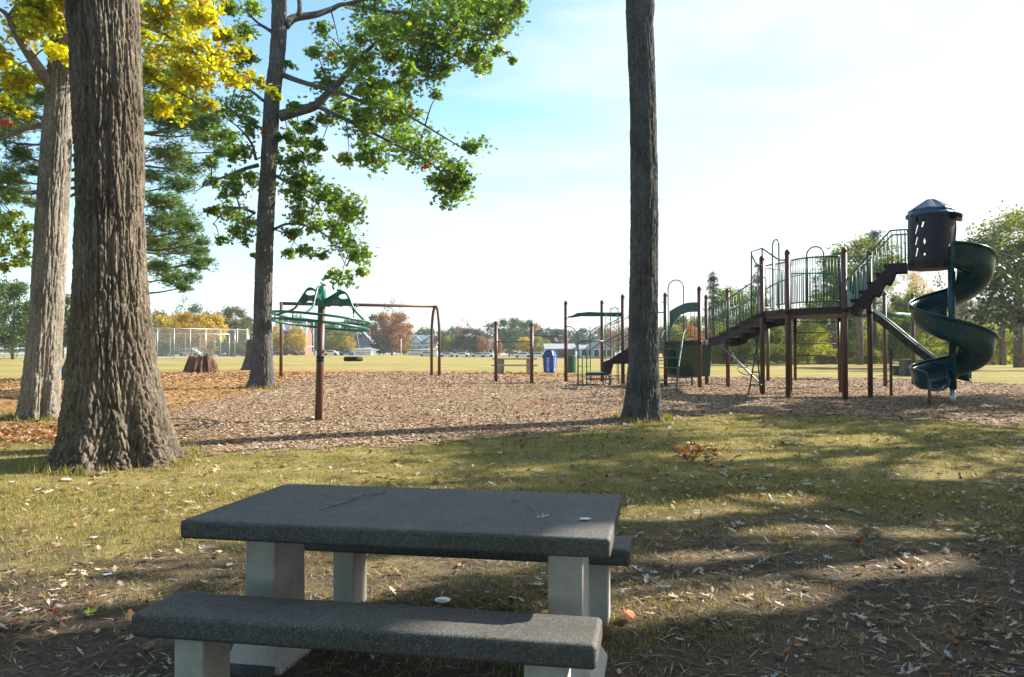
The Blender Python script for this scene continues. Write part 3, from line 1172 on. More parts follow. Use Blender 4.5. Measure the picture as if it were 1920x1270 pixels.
# barrier of the upper deck facing the camera: bowed, with a hoop in its middle
RH2 = at(1530, 485, 19.3).z - Z2
bv = (pA - pB).normalized()
pickets(v3(pB + bv * .10, Z2), v3(pA - bv * .10, Z2), RH2, 19, .13, bow=.28, mid=True)
m0 = at(1513, 560, 19.0); m1 = at(1545, 560, 18.75)
MB().tube(arch_pts(m0, m1, Z2 + .02, at(1530, 463, 18.9).z), .017, 8).build('hoop', GM, PG, smooth=True)
# gate side between the two posts on the left: rails raised over the ladder, tall narrow hoop
cv = (pB - pC).normalized()
pickets(v3(pC + cv * .72, Z2), v3(pB - cv * .08, Z2), RH2 - .02, 5, .13)
lf = Vector((0, 0, 0))
tube('hoop', arch_pts(at(1449, 570, 20.2), at(1461, 570, 19.9), Z2 - .15, at(1455, 449, 20.0).z), .017)
rp = [at(1409, 600, 21.2), at(1409, 472, 21.2), at(1429, 466, 20.4), at(1461, 488, 19.9), at(1474, 488, 19.75)]
tube('handrail', rp)
tube('handrail', [at(1409, 478, 21.2), at(1419, 498, 21.0), at(1428, 498, 20.9)])
tube('handrail', [at(1429, 466, 20.4), at(1429, 484, 20.6)])
tube('handrail', [at(1436, 499, 20.9), at(1447, 496, 20.5)])
pickets(v3(pC, Z2), v3(pQ, Z2), RH2 - .02, 6, .1)
pickets(v3(pQ, Z2), v3(pP, Z2), RH2 - .1, 14, .1)
# solid half panel at the back right corner of the deck
MB().prism([v3(pP, Z2 + .05), v3(pD, Z2 + .05), v3(pD, Z2 + .85), v3(pP, Z2 + .85)], (.02, .02, 0)).build('panel', M['panel_green'], PG)
# bolts and brackets where posts meet the deck
for pp in (pA, pB, pC, pD):
    MB().lathe(v3(pp, Z2 - .14), [(.075, 0), (.075, .10)], 14).build('bracket', DKB, PG, smooth=True)

# ---- sloping bridge with stepped floor from the low deck to the upper deck
na, nb = Vector((6.02, 23.95, Z1)), Vector((6.80, 20.95, Z2 - .02))
fa, fb = Vector((6.92, 24.9, Z1)), Vector((7.62, 21.75, Z2 - .02))


def stringer(a, b, th0, th1, steps, wv, name='stringer', m=None):
    """side board with a scalloped lower edge"""
    a, b = Vector(a), Vector(b)
    n = 40
    top, bot = [], []
    for i in range(n + 1):
        t = i / n
        s = t * t * (3 - 2 * t) * .6 + t * .4
        p = a.lerp(b, t); p.z = a.z + (b.z - a.z) * s + .02
        top.append(p)
        k = (t * steps) % 1.0
        q = p.copy(); q.z = p.z - (th0 + (th1 - th0) * t) - .10 * (k ** .6)
        bot.append(q)
    mb = MB()
    for i in range(n):
        mb.prism([top[i], top[i + 1], bot[i + 1], bot[i]], wv)
    mb.build(name, m or DKB, PG)
    return top


tp1 = stringer(na, nb, .20, .24, 3, Vector((.04, .01, 0)))
tp2 = stringer(fa, fb, .20, .24, 3, Vector((.04, .01, 0)))
mb = MB()
for i in range(5):
    t = (i + .5) / 5
    c0 = na.lerp(nb, t); c1 = fa.lerp(fb, t)
    e = (nb - na).normalized() * .3; e.z = 0
    mb.prism([c0 - e, c0 + e, c1 + e, c1 - e], (0, 0, -.08))
mb.build('tread', DKB, PG)


def slope_rail(tops, h, n, name='railing'):
    mb = MB()
    mb.tube([p + Vector((0, 0, h)) for p in tops], .018, 8)
    m_ = len(tops) - 1
    for i in range(n + 1):
        p = tops[round(i * m_ / n)]
        mb.tube([p, p + Vector((0, 0, h))], .0095, 6)
    return mb.build(name, GM, PG, smooth=True)


slope_rail(tp1, .92, 17)
slope_rail(tp2, .92, 17)
for pp, zz in ((pE, Z1), (pF, Z1)):
    MB().lathe(v3(pp, zz - .12), [(.075, 0), (.075, .10)], 14).build('bracket', DKB, PG, smooth=True)

# ---- stairs to the top deck
E1 = Vector((.88, -.47, 0)).normalized(); E2 = Vector((.47, .88, 0)).normalized()
s0 = Vector((8.16, 18.80, Z2)); W = .80
SL = 1.22
for off in (0.0, W):
    a = s0 + E2 * off; b = a + E1 * SL; b.z = Z3
    n = 30
    top, bot = [], []
    for i in range(n + 1):
        t = i / n
        zz = Z2 - .05 + (Z3 - Z2 + .03) * min(1, t / .72) ** .95
        p = a.lerp(b, t); p.z = zz
        q = p.copy()
        k = (t * 5) % 1.0
        q.z = max(Z2 - .20, zz - .36 + .07 * math.cos(k * 2 * PI)) if t < .8 else zz - .19
        top.append(p); bot.append(q)
    mb = MB()
    for i in range(n):
        mb.prism([top[i], top[i + 1], bot[i + 1], bot[i]], E2 * .04)
    mb.build('stringer', DKB, PG)
    # rail
    h = .78
    mb = MB()
    rl = [a + Vector((0, 0, Z2 - a.z + .35))] + [top[0] + Vector((0, 0, h * .92))] + [p + Vector((0, 0, h)) for p in top[1:]]
    end = top[-1]
    rl += [end + E1 * .03 + Vector((0, 0, h - .05))]
    mb.tube(rl, .019, 8)
    mb.tube([end + E1 * .03 + Vector((0, 0, h - .05)), end + E1 * .03], .019, 8)
    for i in range(14):
        p = top[round(i * n / 14) + 1]
        mb.tube([p - Vector((0, 0, .02)), p + Vector((0, 0, h))], .0095, 6)
    mb.build('railing', GM, PG, smooth=True)
mb = MB()
for i in range(5):
    t = (i + .6) / 5 * .75
    c = s0 + E1 * (SL * t); zz = Z2 + (Z3 - Z2) * (i + .9) / 5
    mb.box(Vector((c.x, c.y, zz - .03)) + E2 * (W / 2), (.24, W - .06, .05), E1, E2)
mb.build('tread', DKB, PG)

# ---- top deck and tower
TCN = s0 + E1 * (SL + .50) + E2 * (W / 2)
TCN.z = Z3
MB().lathe(TCN, [(.46, -.17), (.54, -.15), (.54, 0)], 8).build('deck', DKB, PG)
zE = at(1755, 402, TCN.y).z
RT = .515
rows, cols = 90, 300
P = np.zeros((rows, cols, 3)); keep = np.ones((rows - 1, cols), bool)
for i in range(rows):
    z = Z3 + (zE - Z3) * i / (rows - 1)
    for j in range(cols):
        a = 2 * PI * j / cols
        rr = RT * (1 + .03 * math.sin(PI * i / (rows - 1)))
        P[i, j] = (TCN.x + rr * math.cos(a), TCN.y + rr * math.sin(a), z)
for i in range(rows - 1):
    t = (i + .5) / (rows - 1)
    for j in range(cols):
        a = math.degrees(2 * PI * (j + .5) / cols)            # 270 = towards the camera
        # doorway to the stairs (left), mouth of the slide (front right) and open window at the back
        if 120 < a < 176:
            keep[i, j] = t > .93
        if 285 < a < 345 and t < .9 - abs(a - 322) / 60:
            keep[i, j] = False
        if 10 < a < 112 and .10 < t < .92:
            keep[i, j] = False
        # slanted slots in the panel facing the camera
        for a0, ts in ((204, ((.10, .27), (.34, .50), (.56, .74), (.80, .93))), (221, ((.10, .16), (.32, .46), (.68, .84)))):
            for lo, hi in ts:
                if lo < t < hi and abs(a - (a0 + ((t - lo) * 34 if hi - lo > .14 else 6))) < (2.6 if hi - lo > .14 else 3.2 * (1 - abs(t - (lo + hi) / 2) / (hi - lo) * 1.8)):
                    keep[i, j] = False
tw = grid_mesh('tower_wall', P, M['tower_brown'], PG, wrap=True, keep=keep)
md = tw.modifiers.new('thick', 'SOLIDIFY'); md.thickness = .035; md.offset = -1
zR = at(1752, 373, TCN.y).z
mb = MB()
prof = [(RT + .02, -.07), (RT + .035, -.02), (RT + .015, .0), (RT - .02, .02), (RT - .03, .09), (RT - .05, .12), (.10, zR - zE - .02), (.02, zR - zE)]
c = Vector((TCN.x, TCN.y, zE))
vs, fs = [], []
ns = 16
for (r, h) in prof:
    for k in range(ns):
        a = 2 * PI * k / ns + .2
        rr = r * (1.0 if k % 2 == 0 or h < .1 else .90)
        vs.append(c + Vector((math.cos(a) * rr, math.sin(a) * rr, h - (0 if k % 2 == 0 or h < .1 else .02))))
for i in range(len(prof) - 1):
    for k in range(ns):
        k2 = (k + 1) % ns
        fs.append((i * ns + k, i * ns + k2, (i + 1) * ns + k2, (i + 1) * ns + k))
fs.append([(len(prof) - 1) * ns + k for k in range(ns)])
MB().add(vs, fs).build('roof', M['roof_blue'], PG, bevel=.006)
# hood over the slide mouth
hd = TCN + Vector((.40, -.20, 0)); hd.z = zE - .12
hv = Vector((.88, -.47, 0))
MB().prism([hd - E2 * .42, hd + E2 * .42, hd + E2 * .34 + hv * .2 + Vector((0, 0, -.06)), hd - E2 * .34 + hv * .2 + Vector((0, 0, -.06))], (0, 0, .10)).build('hood', M['tower_brown'], PG, bevel=.03)

# ---- spiral slide: an open trough wound round a pole
SPC = ground(1787, 756); SPC = Vector((SPC.x, SPC.y, SPC.z))
zz = lambda v: at(1787, v, SPC.y).z
MB().tube([Vector((SPC.x, SPC.y, SPC.z - .1)), Vector((SPC.x, SPC.y, zz(730)))], .062, 14).build('pole_foot', M['steel'], PG, smooth=True)
MB().tube([Vector((SPC.x, SPC.y, zz(730))), Vector((SPC.x, SPC.y, zz(462)))], .080, 16).build('slide_pole', M['slide_green'], PG, smooth=True)
ang = [-118, -70, -30, 60, 150, 240, 330, 420, 510, 540, 562]
rim = [462, 470, 487, 535, 566, 600, 634, 668, 690, 693, 697]
zr = [zz(v) for v in rim]
NA = 150
prof = []   # (radius fraction, depth below the outer rim)
sec = [(.97, .0), (1.0, .03), (.985, .02), (.95, .10), (.93, .28), (.88, .44), (.76, .53), (.55, .55), (.34, .52), (.20, .44), (.13, .30), (.115, .22)]
P = np.zeros((NA, len(sec), 3))
for i in range(NA):
    a = ang[0] + (ang[-1] - ang[0]) * i / (NA - 1)
    z = float(np.interp(a, ang, zr))
    fl = ss(np.array(a), 480, 600)
    Ro = .90 * (1 - .05 * fl)
    for j, (rf, dp) in enumerate(sec):
        k = 1 - .30 * float(fl) if dp > .05 else 1
        P[i, j] = (SPC.x + Ro * rf * math.cos(math.radians(a)), SPC.y + Ro * rf * math.sin(math.radians(a)), z - dp * k)
# smooth heights along the run
Zs = P[:, :, 2].copy()
for _ in range(30):
    Zs[1:-1] = (Zs[:-2] + 2 * Zs[1:-1] + Zs[2:]) / 4
P[:, :, 2] = Zs
sl = grid_mesh('spiral_slide', P, M['slide_green'], PG)
md = sl.modifiers.new('thick', 'SOLIDIFY'); md.thickness = .03; md.offset = -1
MB().tube([Vector(P[i, 0]) + Vector((0, 0, .004)) for i in range(NA)], .020, 8).build('slide_lip', M['slide_green'], sl, smooth=True)
lp = [Vector(P[-1, j]) for j in range(len(sec))]
MB().tube(lp, .03, 8).build('slide_lip', M['slide_green'], sl, smooth=True)
sup = ground(1743, 761)
MB().tube([sup - Vector((0, 0, .1)), Vector((sup.x, sup.y, zz(715)))], .036, 10).build('slide_leg', M['post_brown'], PG, smooth=True)

# ---- straight slide on the right of the upper deck
S = Vector((.82, -.57, 0)); Wd = Vector((.57, .82, 0))
a0 = Vector((9.0, 20.42, Z2)); RUN = 2.55
n = 30
P = np.zeros((n, 9, 3))
gz0 = float(gz(11.0, 19.0))
for i in range(n):
    t = i / (n - 1)
    drop = (Z2 - .02) - (gz0 + .42)
    s = t if t > .0 else 0
    sm = 1 - (1 - min(1, t / .86)) if t < .86 else 1
    sm = float(ss(np.array(t), -.18, 1.02)); sm = (sm - float(ss(np.array(0.0), -.18, 1.02))) / (float(ss(np.array(1.0), -.18, 1.02)) - float(ss(np.array(0.0), -.18, 1.02)))
    q = a0 + S * (RUN * t); zc = Z2 - .03 - drop * sm
    for j, (wf, up) in enumerate([(-.02, .20), (0, .22), (.02, .20), (.035, .03), (.37, -.0), (.705, .03), (.72, .20), (.74, .22), (.76, .20)]):
        w_ = q + Wd * wf
        P[i, j] = (w_.x, w_.y, zc + up)
st = grid_mesh('straight_slide', P, M['slide_green'], PG)
md = st.modifiers.new('thick', 'SOLIDIFY'); md.thickness = .05; md.offset = -1
sup = on_ground(1670, 19.95)
MB().tube([sup - Vector((0, 0, .1)), Vector((sup.x, sup.y, at(1670, 655, 19.95).z))], .036, 10).build('slide_leg', M['post_brown'], PG, smooth=True)

# ---- long overhead log beam at the back
l0 = Vector((pI.x, pI.y, at(1440, 596, pI.y).z)); l1 = v3(p1660, at(1660, 590, p1660.y).z); l2 = v3(p1713, at(1713, 592, p1713.y).z)
MB().tube([l0, l1], .085, 12).tube([l1, l2], .085, 12).build('beam', M['green_metal'], PG, smooth=True)
mb = MB()
for t in (.5, .56, .62):
    q = l1.lerp(l2, t); mb.lathe(q, [(.095, -.02), (.095, .02)], 12, (l2 - l1))
mb.build('grip', M['green_dark'], PG)

# ---- rung ladder under the upper deck
for v in (604, 624, 645, 667, 690, 711):
    tube('rung', [at(1490, v, 21.6), at(1573, v, 21.4)], .014, M['green_dark'])
tube('ladder_rail', [at(1491, 594, 21.6), at(1491, 713, 21.6)], .042, M['post_brown'])
tube('ladder_rail', [at(1573, 594, 21.4), at(1573, 713, 21.4)], .03, M['post_brown'])
# ---- straight ladder leaning on the deck's left side
tube('ladder_rail', [at(1421, 632, 20.9), at(1417, 660, 20.7), at(1403, 741, 20.2)], .02, M['green_dark'])
tube('ladder_rail', [at(1416, 632, 20.9), at(1420, 660, 20.9), at(1426, 735, 20.6)], .02, M['green_dark'])
for v, ua, ub in ((674, 1415, 1422), (698, 1411, 1424), (722, 1407, 1428)):
    tube('rung', [at(ua, v, 20.5), at(ub, v, 20.75)], .02, M['green_dark'])
# ---- coil climber: a sloping pole with hand loops
tube('climber_pole', [at(1350, 645, 24.3), at(1424, 719, 22.2)], .034, M['steel'])
for (pp) in ([(1362, 655), (1356, 662), (1360, 668), (1370, 664)], [(1371, 658), (1374, 664), (1368, 668)],
             [(1381, 674), (1392, 675), (1402, 685), (1399, 689), (1389, 688)], [(1392, 689), (1384, 689), (1386, 697), (1398, 703), (1408, 703)],
             [(1409, 702), (1418, 704), (1426, 712)]):
    tube('hand_loop', curve_pts([at(u, v, 24.3 - (u - 1350) / 74 * 2.1) for u, v in pp], 5), .014, M['green_dark'])

# ---- low deck: arched window panel, hoop, hanging bars, wide slide behind, arched climber in front
pa, pb = at(1257, 637, 24.9), at(1311, 637, 24.4)
top, bot = [], []
for i in range(15):
    t = i / 14
    u = 1255 + 56 * t
    d = 25.5 - 1.1 * t
    vt = 584 - 17 * math.sin(min(1, t * 1.3) * PI / 2)
    vb_ = vt + 18 + 22 * (1 - min(1, t * 2.4)) ** 2
    top.append(at(u, vt, d)); bot.append(at(u, vb_, d))
mb = MB()
for i in range(14):
    mb.prism([top[i], top[i + 1], bot[i + 1], bot[i]], (.02, .04, 0))
mb.prism([at(1255, 585, 25.5), at(1259, 590, 25.4), at(1258, 637, 25.4), at(1255, 637, 25.5)], (.02, .04, 0))
mb.build('window_panel', M['panel_green'], PG)
tube('hoop', arch_pts(at(1253, 637, 25.6), at(1282, 637, 25.3), Z1, at(1267, 525, 25.4).z), .018)
tube('hanging_frame', [at(1287, 580, 26), at(1287, 628, 26), at(1289, 632, 26), at(1300, 632, 26), at(1303, 628, 26), at(1303, 580, 26)], .016)
tube('hanging_bar', [at(1295, 580, 26), at(1295, 632, 26)], .012)
pickets(v3(pH, Z1), v3(pH + Vector((-1.0, .25, 0)), Z1), .95, 6, .08)
# wide slide leaving the back of the low deck
n = 18
P = np.zeros((n, 7, 3))
for i in range(n):
    t = i / (n - 1)
    sm = float(ss(np.array(t), -.1, 1.05))
    for j, (wf, up) in enumerate([(-.62, .16), (-.6, .17), (-.57, .02), (0, 0), (.57, .02), (.6, .17), (.62, .16)]):
        c = Vector((5.72, 25.9, 0)).lerp(Vector((6.05, 27.9, 0)), t)
        P[i, j] = (c.x + wf, c.y, Z1 - .02 - (Z1 - .02 - float(gz(6, 28)) - .22) * sm + up)
ws = grid_mesh('wide_slide', P, M['panel_green'], PG)
md = ws.modifiers.new('thick', 'SOLIDIFY'); md.thickness = .05; md.offset = -1
MB().prism([at(1262, 640, 25.0), at(1335, 640, 25.3), at(1331, 706, 26.3), at(1277, 707, 26.3)], (.02, .06, 0)).build('skirt_panel', M['panel_green'], PG, bevel=.01)
sup = on_ground(1297, 26.0)
tube('slide_leg', [sup, Vector((sup.x, sup.y, sup.z + .5))], .03, M['green_dark'])
# arched climber
r1 = curve_pts([at(1285, 618, 24.0), at(1281, 628, 23.7), at(1277, 655, 23.1), at(1272, 690, 22.2), at(1268, 738, 21.4)], 6)
r0 = curve_pts([at(1245, 620, 24.6), at(1241, 630, 24.2), at(1236, 655, 23.6), at(1230, 690, 22.7), at(1225, 738, 21.9)], 6)
tube('climber_rail', r1, .026, M['green_dark'])
tube('climber_rail', r0, .026, M['green_dark'])
for i in range(3, len(r1) - 2, 3):
    tube('rung', [r0[i], r1[i]], .014, M['green_metal'])
mb = MB()
for i in range(1, 17):
    mb.lathe(r1[i] + Vector((.01, -.026, 0)), [(.010, -.006), (.010, .006)], 6, (0, 1, 0))
mb.build('rung_bolts', M['steel'], PG)
tube('handrail', [at(1240, 567, 26), at(1248, 567, 26)], .014)

# ---- chin-up bars
tube('chin_bar', [v3(p930, at(930, 641, p930.y).z), v3(p997, at(997, 641, p997.y).z)], .02)
tube('chin_bar', [v3(p997, at(997, 630, p997.y).z), v3(p1062, at(1061, 630, p1062.y).z)], .02)

# ---- small step-up section on the left
d = 28.6
prof = [(1065, 594), (1075, 591), (1082, 587), (1105, 585), (1129, 586), (1165, 586), (1165, 594), (1129, 593), (1110, 593), (1090, 593), (1078, 595), (1066, 596)]
MB().prism([at(u, v, d) for u, v in prof], (0, .28, 0)).build('overhead_panel', M['panel_green'], PG, bevel=.01)
tube('handrail', curve_pts([at(1062, 613, 28.6), at(1070, 613, 28.5), at(1080, 622, 28.4), at(1083, 632, 28.3), at(1083, 727, 27.0)], 4), .017)
tube('handrail', curve_pts([at(1127, 613, 28.6), at(1118, 614, 28.6), at(1109, 622, 28.6), at(1107, 632, 28.6), at(1107, 716, 28.6)], 4), .017)
for v in (669, 687, 704):
    tube('rung', [at(1083, v, 27.8), at(1107, v, 28.6)], .014)
tube('handrail', [at(1084, 727, 26.6), at(1084, 646, 26.6), at(1087, 640, 26.6), at(1132, 640, 26.6)], .02)
tube('hoop', arch_pts(at(1092, 728, 26.4), at(1100, 728, 26.2), float(gz(2.5, 26.4)), at(1096, 656, 26.3).z), .018)
MB().prism([at(1098, 699, 26.3), at(1145, 699, 26.3), at(1147, 697, 27.4), at(1100, 697, 27.4)], (0, 0, -.09)).build('platform', M['green_dark'], PG)
mb = MB()
for i in range(10):
    u = 1100 + i * 4.6
    mb.tube([at(u, 700, 26.35), at(u, 711, 26.35)], .009, 5)
mb.build('grille', M['post_brown'], PG)
MB().prism([at(1099, 710, 26.2), at(1150, 710, 26.2), at(1150, 712.5, 26.2), at(1099, 712.5, 26.2)], (0, .3, 0)).build('platform_step', M['post_brown'], PG)
for u in (1100, 1143, 1131):
    g = on_ground(u, 26.3)
    tube('platform_leg', [g, at(u, 699, 26.3)], .02, M['green_dark'])
st_ = [(1130, 680), (1146, 673), (1160, 663), (1180, 652), (1180, 682), (1150, 683), (1146, 700), (1130, 698)]
MB().prism([at(u, v, 26.2) for u, v in st_], (0, .05, 0)).build('stair_side', M['deck_brown'], PG)
MB().prism([at(u, v, 27.0) for u, v in st_], (0, .05, 0)).build('stair_side', M['deck_brown'], PG)
for (a, b) in (((1133, 612), (1170, 593)), ((1146, 610), (1182, 593)), ((1132, 643), (1172, 622)), ((1146, 642), (1178, 628))):
    tube('handrail', [at(*a, 26.8), at(*b, 26.4)], .016)
tube('handrail', curve_pts([at(1145, 722, 26.5), at(1145, 590, 26.5), at(1147, 580, 26.5), at(1153, 577, 26.5), at(1158, 580, 26.5), at(1159, 590, 26.5), at(1160, 722, 26.5)], 4), .015)
for u, v0, v1 in ((1136, 588, 720), (1157, 590, 715)):
    tube('upright', [at(u, v0, 27), at(u, v1, 27)], .014)
# ------------------------------------------------------------------ trunks with furrowed bark
def vor(p):
    d, _ = noise.voronoi(p)
    return d[0], d[1]


def trunk_mesh(name, rows, m, parent, nth, nz, cell=.10, amp=.03, lobes=.12, stretch=5.0, seed=0.0, flare_h=1.0, groove=None):
    """rows: (z, x, y, r) from the foot upward; bark plates are real relief"""
    rows = sorted(rows)
    zs = np.array([r[0] for r in rows])
    z = np.linspace(zs[0], zs[-1], nz)
    cx = np.interp(z, zs, [r[1] for r in rows]); cy = np.interp(z, zs, [r[2] for r in rows]); rr = np.interp(z, zs, [r[3] for r in rows])
    for arr in (cx, cy, rr):
        for _ in range(max(2, nz // 40)):
            arr[1:-1] = (arr[:-2] + 2 * arr[1:-1] + arr[2:]) / 4
    P = np.zeros((nz, nth, 3))
    z0 = zs[0]
    for i in range(nz):
        fl = math.exp(-max(0, z[i] - z0 - .3) / flare_h)
        for j in range(nth):
            a = 2 * PI * j / nth
            ca, sa = math.cos(a), math.sin(a)
            lob = noise.noise(Vector((ca * 1.6 + seed, sa * 1.6, z[i] * .25))) * lobes * (.35 + 2.2 * fl)
            lob += noise.noise(Vector((ca * 4 + seed, sa * 4, z[i] * .5 + 9))) * lobes * .5 * fl
            r = rr[i] * (1 + lob)
            if groove:
                for a0, gw, gd, gt in groove:      # seams between the root buttresses
                    da = (a - a0 + PI) % (2 * PI) - PI
                    hgt = max(0.0, 1 - max(0.0, z[i] - z0) / gt)
                    r += rr[i] * hgt * (-gd * math.exp(-(da / gw) ** 2) + gd * .5 * math.exp(-((abs(da) - gw * 2.4) / (gw * 1.3)) ** 2))
            p = Vector((ca * r, sa * r, z[i] / stretch))
            wv = noise.noise_vector(p * (.5 / cell) + Vector((seed, 3, 1))) * (cell * .5)
            d1, d2 = vor((p + wv) / cell + Vector((seed * 7, 0, 0)))
            e = min(1.0, (d2 - d1) * 3.0)
            e = e ** .8
            p2 = Vector((ca * r, sa * r, z[i] / 2.4)) + wv * .6
            d3, d4 = vor(p2 / (cell * .72) + Vector((seed * 3, 2, 0)))
            e2 = min(1.0, (d4 - d3) * 4.0)
            pr = Vector((ca * r, sa * r, z[i] / (stretch * 2.2))) + wv * .8
            rg = max(0.0, 1 - abs(noise.noise(pr * (.55 / cell) + Vector((seed, 1, 5)))) * 6)
            h = .85 * min(1, e * 1.5) + .22 * e2 - .78 - .75 * rg + .22 * noise.noise(p2 * (2.4 / cell)) + .25 * noise.noise(pr * (.9 / cell))
            r += amp * h * (1 + .6 * fl)
            P[i, j] = (cx[i] + ca * r, cy[i] + sa * r, z[i])
    return grid_mesh(name, P, m, parent, smooth=True, wrap=True)


def rows_px(rows, d):
    out = []
    for v, a, b in rows:
        pa, pb = at(a, v, d), at(b, v, d)
        out.append((pa.z, (pa.x + pb.x) / 2, d, (pb.x - pa.x) / 2))
    return out


def slim(rows, ftop, ffoot, zt=3.0):
    """allow for the thickness of the bark relief"""
    z0 = min(r[0] for r in rows)
    out = []
    for z, x, y, r in rows:
        t = min(1, max(0, (z - z0) / zt))
        out.append((z, x, y, r * (ffoot + (ftop - ffoot) * t)))
    return out


def rand_quads(centers, size, tmpl, up=.6):
    """copies of tmpl with free orientation, biased to lie flat"""
    N = len(centers)
    n = RNG.normal(0, 1, (N, 3)); n[:, 2] = np.abs(n[:, 2]) + up
    R = rot_from(n, RNG.uniform(0, 2 * PI, N))
    T = np.repeat(tmpl[None], N, 0) * np.asarray(size).reshape(N, 1, 1)
    return (np.einsum('nij,nkj->nki', R, T) + centers[:, None, :]).reshape(-1, 3)


def clump_points(c, r, n, sub=7, flat=.75):
    """n leaf positions in a ragged clump: several sprigs round the centre"""
    c = np.array(c)
    s = RNG.normal(0, 1, (sub, 3)); s /= np.linalg.norm(s, axis=1, keepdims=True)
    s *= RNG.uniform(.25, .95, (sub, 1)) * r; s[:, 2] *= flat
    k = RNG.integers(0, sub, n)
    w_ = RNG.uniform(.18, .42, sub) * r
    p = s[k] + RNG.normal(0, 1, (n, 3)) * w_[k][:, None] * np.array([1, 1, .7])
    return p + c, s + c


SP5 = np.array([(0, 0, 0), (.16, .12, .02), (.30, .40, .10), (.42, .13, .04), (.70, .30, .08), (.72, .08, .05), (1, 0, .12), (.72, -.08, .05), (.70, -.30, .08), (.42, -.13, .04), (.30, -.40, .10), (.16, -.12, .02)], float)
SP5[:, 0] -= .5
LEAF6 = np.array([(-.5, 0, 0), (-.15, .26, .05), (.25, .22, .05), (.5, 0, 0), (.25, -.22, .06), (-.15, -.26, .05)], float)
LEAF4 = np.array([(-.5, 0, 0), (0, .30, .08), (.5, 0, 0), (0, -.30, .08)], float)


def nearest(p, pts):
    return min(pts, key=lambda q: (q - p).length)


M['leaf_oak'] = leafmat('oak_leaves', [(0, (.04, .10, .02)), (.4, (.08, .18, .022)), (.75, (.15, .28, .03)), (.96, (.25, .36, .04)), (1, (.32, .14, .04))], .58, .40, (.5, (.22, .34, .035), .65), .5)
M['leaf_yellow'] = leafmat('maple_leaves', [(0, (.36, .38, .016)), (.5, (.54, .54, .02)), (.92, (.70, .66, .04)), (1, (.55, .33, .03))], .6, .5, (.7, (.20, .28, .03), .7))
M['needles'] = leafmat('pine_needles', [(0, (.035, .085, .04)), (.6, (.085, .18, .05)), (1, (.17, .27, .06))], .4, .6, (.45, (.18, .24, .04), .6))
M['leaf_green'] = leafmat('green_leaves', [(0, (.03, .085, .018)), (.6, (.075, .155, .03)), (1, (.15, .22, .04))], .45, .5, (.4, (.12, .17, .03), .5))

# ---- big oak in the left foreground
DO = 10.85
rw = rows_px([(-420, 120, 268), (-200, 118, 265), (0, 122, 262), (100, 130, 266), (200, 135, 270), (300, 138, 273), (400, 139, 275), (480, 137, 277), (550, 133, 281), (620, 128, 287), (680, 124, 294), (730, 121, 302), (780, 115, 312), (830, 107, 325), (855, 99, 333), (885, 80, 352)], DO)
base = on_ground(212, DO)
oak = thing('oak_tree', 'massive oak trunk with deeply furrowed bark at the left foreground', 'tree', base)
zb = rw[-1][0]
rw.append((zb - .25, rw[-1][1], DO, rw[-1][3] * 1.15))
trunk_mesh('trunk', slim(rw, .87, .95), M['bark_oak'], oak, 420, 700, .064, .044, .10, 9.0, 1.3, .8, [(math.radians(-62 + 17), .13, .20, 2.3), (math.radians(-62 - 42), .12, .10, 1.3), (math.radians(-62 + 62), .12, .10, 1.2), (math.radians(110), .2, .12, 1.5)])
# crown high above the picture
top = Vector((rw[0][1], DO, rw[0][0]))


def high_crown(root, top, spread_, zr, n, m, size, nb=7, tm=LEAF6):
    ctr = []
    mb = MB()
    for k in range(nb):
        a = 2 * PI * k / nb + random.uniform(-.3, .3)
        e = top + Vector((math.cos(a) * spread_ * random.uniform(.5, .8), math.sin(a) * spread_ * random.uniform(.5, .8), random.uniform(*zr)))
        mid = top.lerp(e, .5) + Vector((0, 0, .8))
        pl = curve_pts([top + Vector((0, 0, -.3)), mid, e], 6)
        mb.tube(pl, list(np.linspace(.16, .03, len(pl))), 7)
        ctr += [(e, spread_ * .38), (mid + Vector((random.uniform(-1, 1), random.uniform(-1, 1), 1.0)), spread_ * .3)]
    mb.build('branches', M['bark_plain'], root, smooth=True)
    pts = np.concatenate([clump_points(c, r, n // len(ctr), 8)[0] for c, r in ctr])
    np_mesh('crown', rand_quads(pts, RNG.uniform(size * .7, size * 1.2, len(pts)), tm), len(tm), m, root)


high_crown(oak, top, 5.0, (1.5, 5), 5200, M['leaf_oak'], .2)

# ---- tall bare trunk in the middle
DM = 15.0
rw = rows_px([(-300, 1170, 1222), (0, 1172, 1228), (14, 1171, 1230), (40, 1172, 1227), (100, 1175, 1229), (200, 1178, 1232), (300, 1179, 1235), (400, 1180, 1236), (500, 1179, 1236), (600, 1177, 1236), (680, 1176, 1237), (730, 1172, 1239), (765, 1167, 1241), (785, 1161, 1243), (800, 1150, 1250)], DM)
mid_t = thing('shade_tree', 'tall straight bare grey trunk rising in the middle beside the playground', 'tree', on_ground(1202, DM))
rw.append((rw[-1][0] - .2, rw[-1][1], DM, rw[-1][3] * 1.1))
trunk_mesh('trunk', slim(rw, .91, .96, 1.5), M['bark_dark'], mid_t, 210, 480, .056, .026, .07, 9.0, 4.1, .5, [(math.radians(-99 + 30), .14, .08, .9), (math.radians(-99 - 40), .14, .08, .8)])
high_crown(mid_t, Vector((rw[0][1], DM, rw[0][0])), 4.2, (1.2, 5), 4200, M['leaf_oak'], .2)

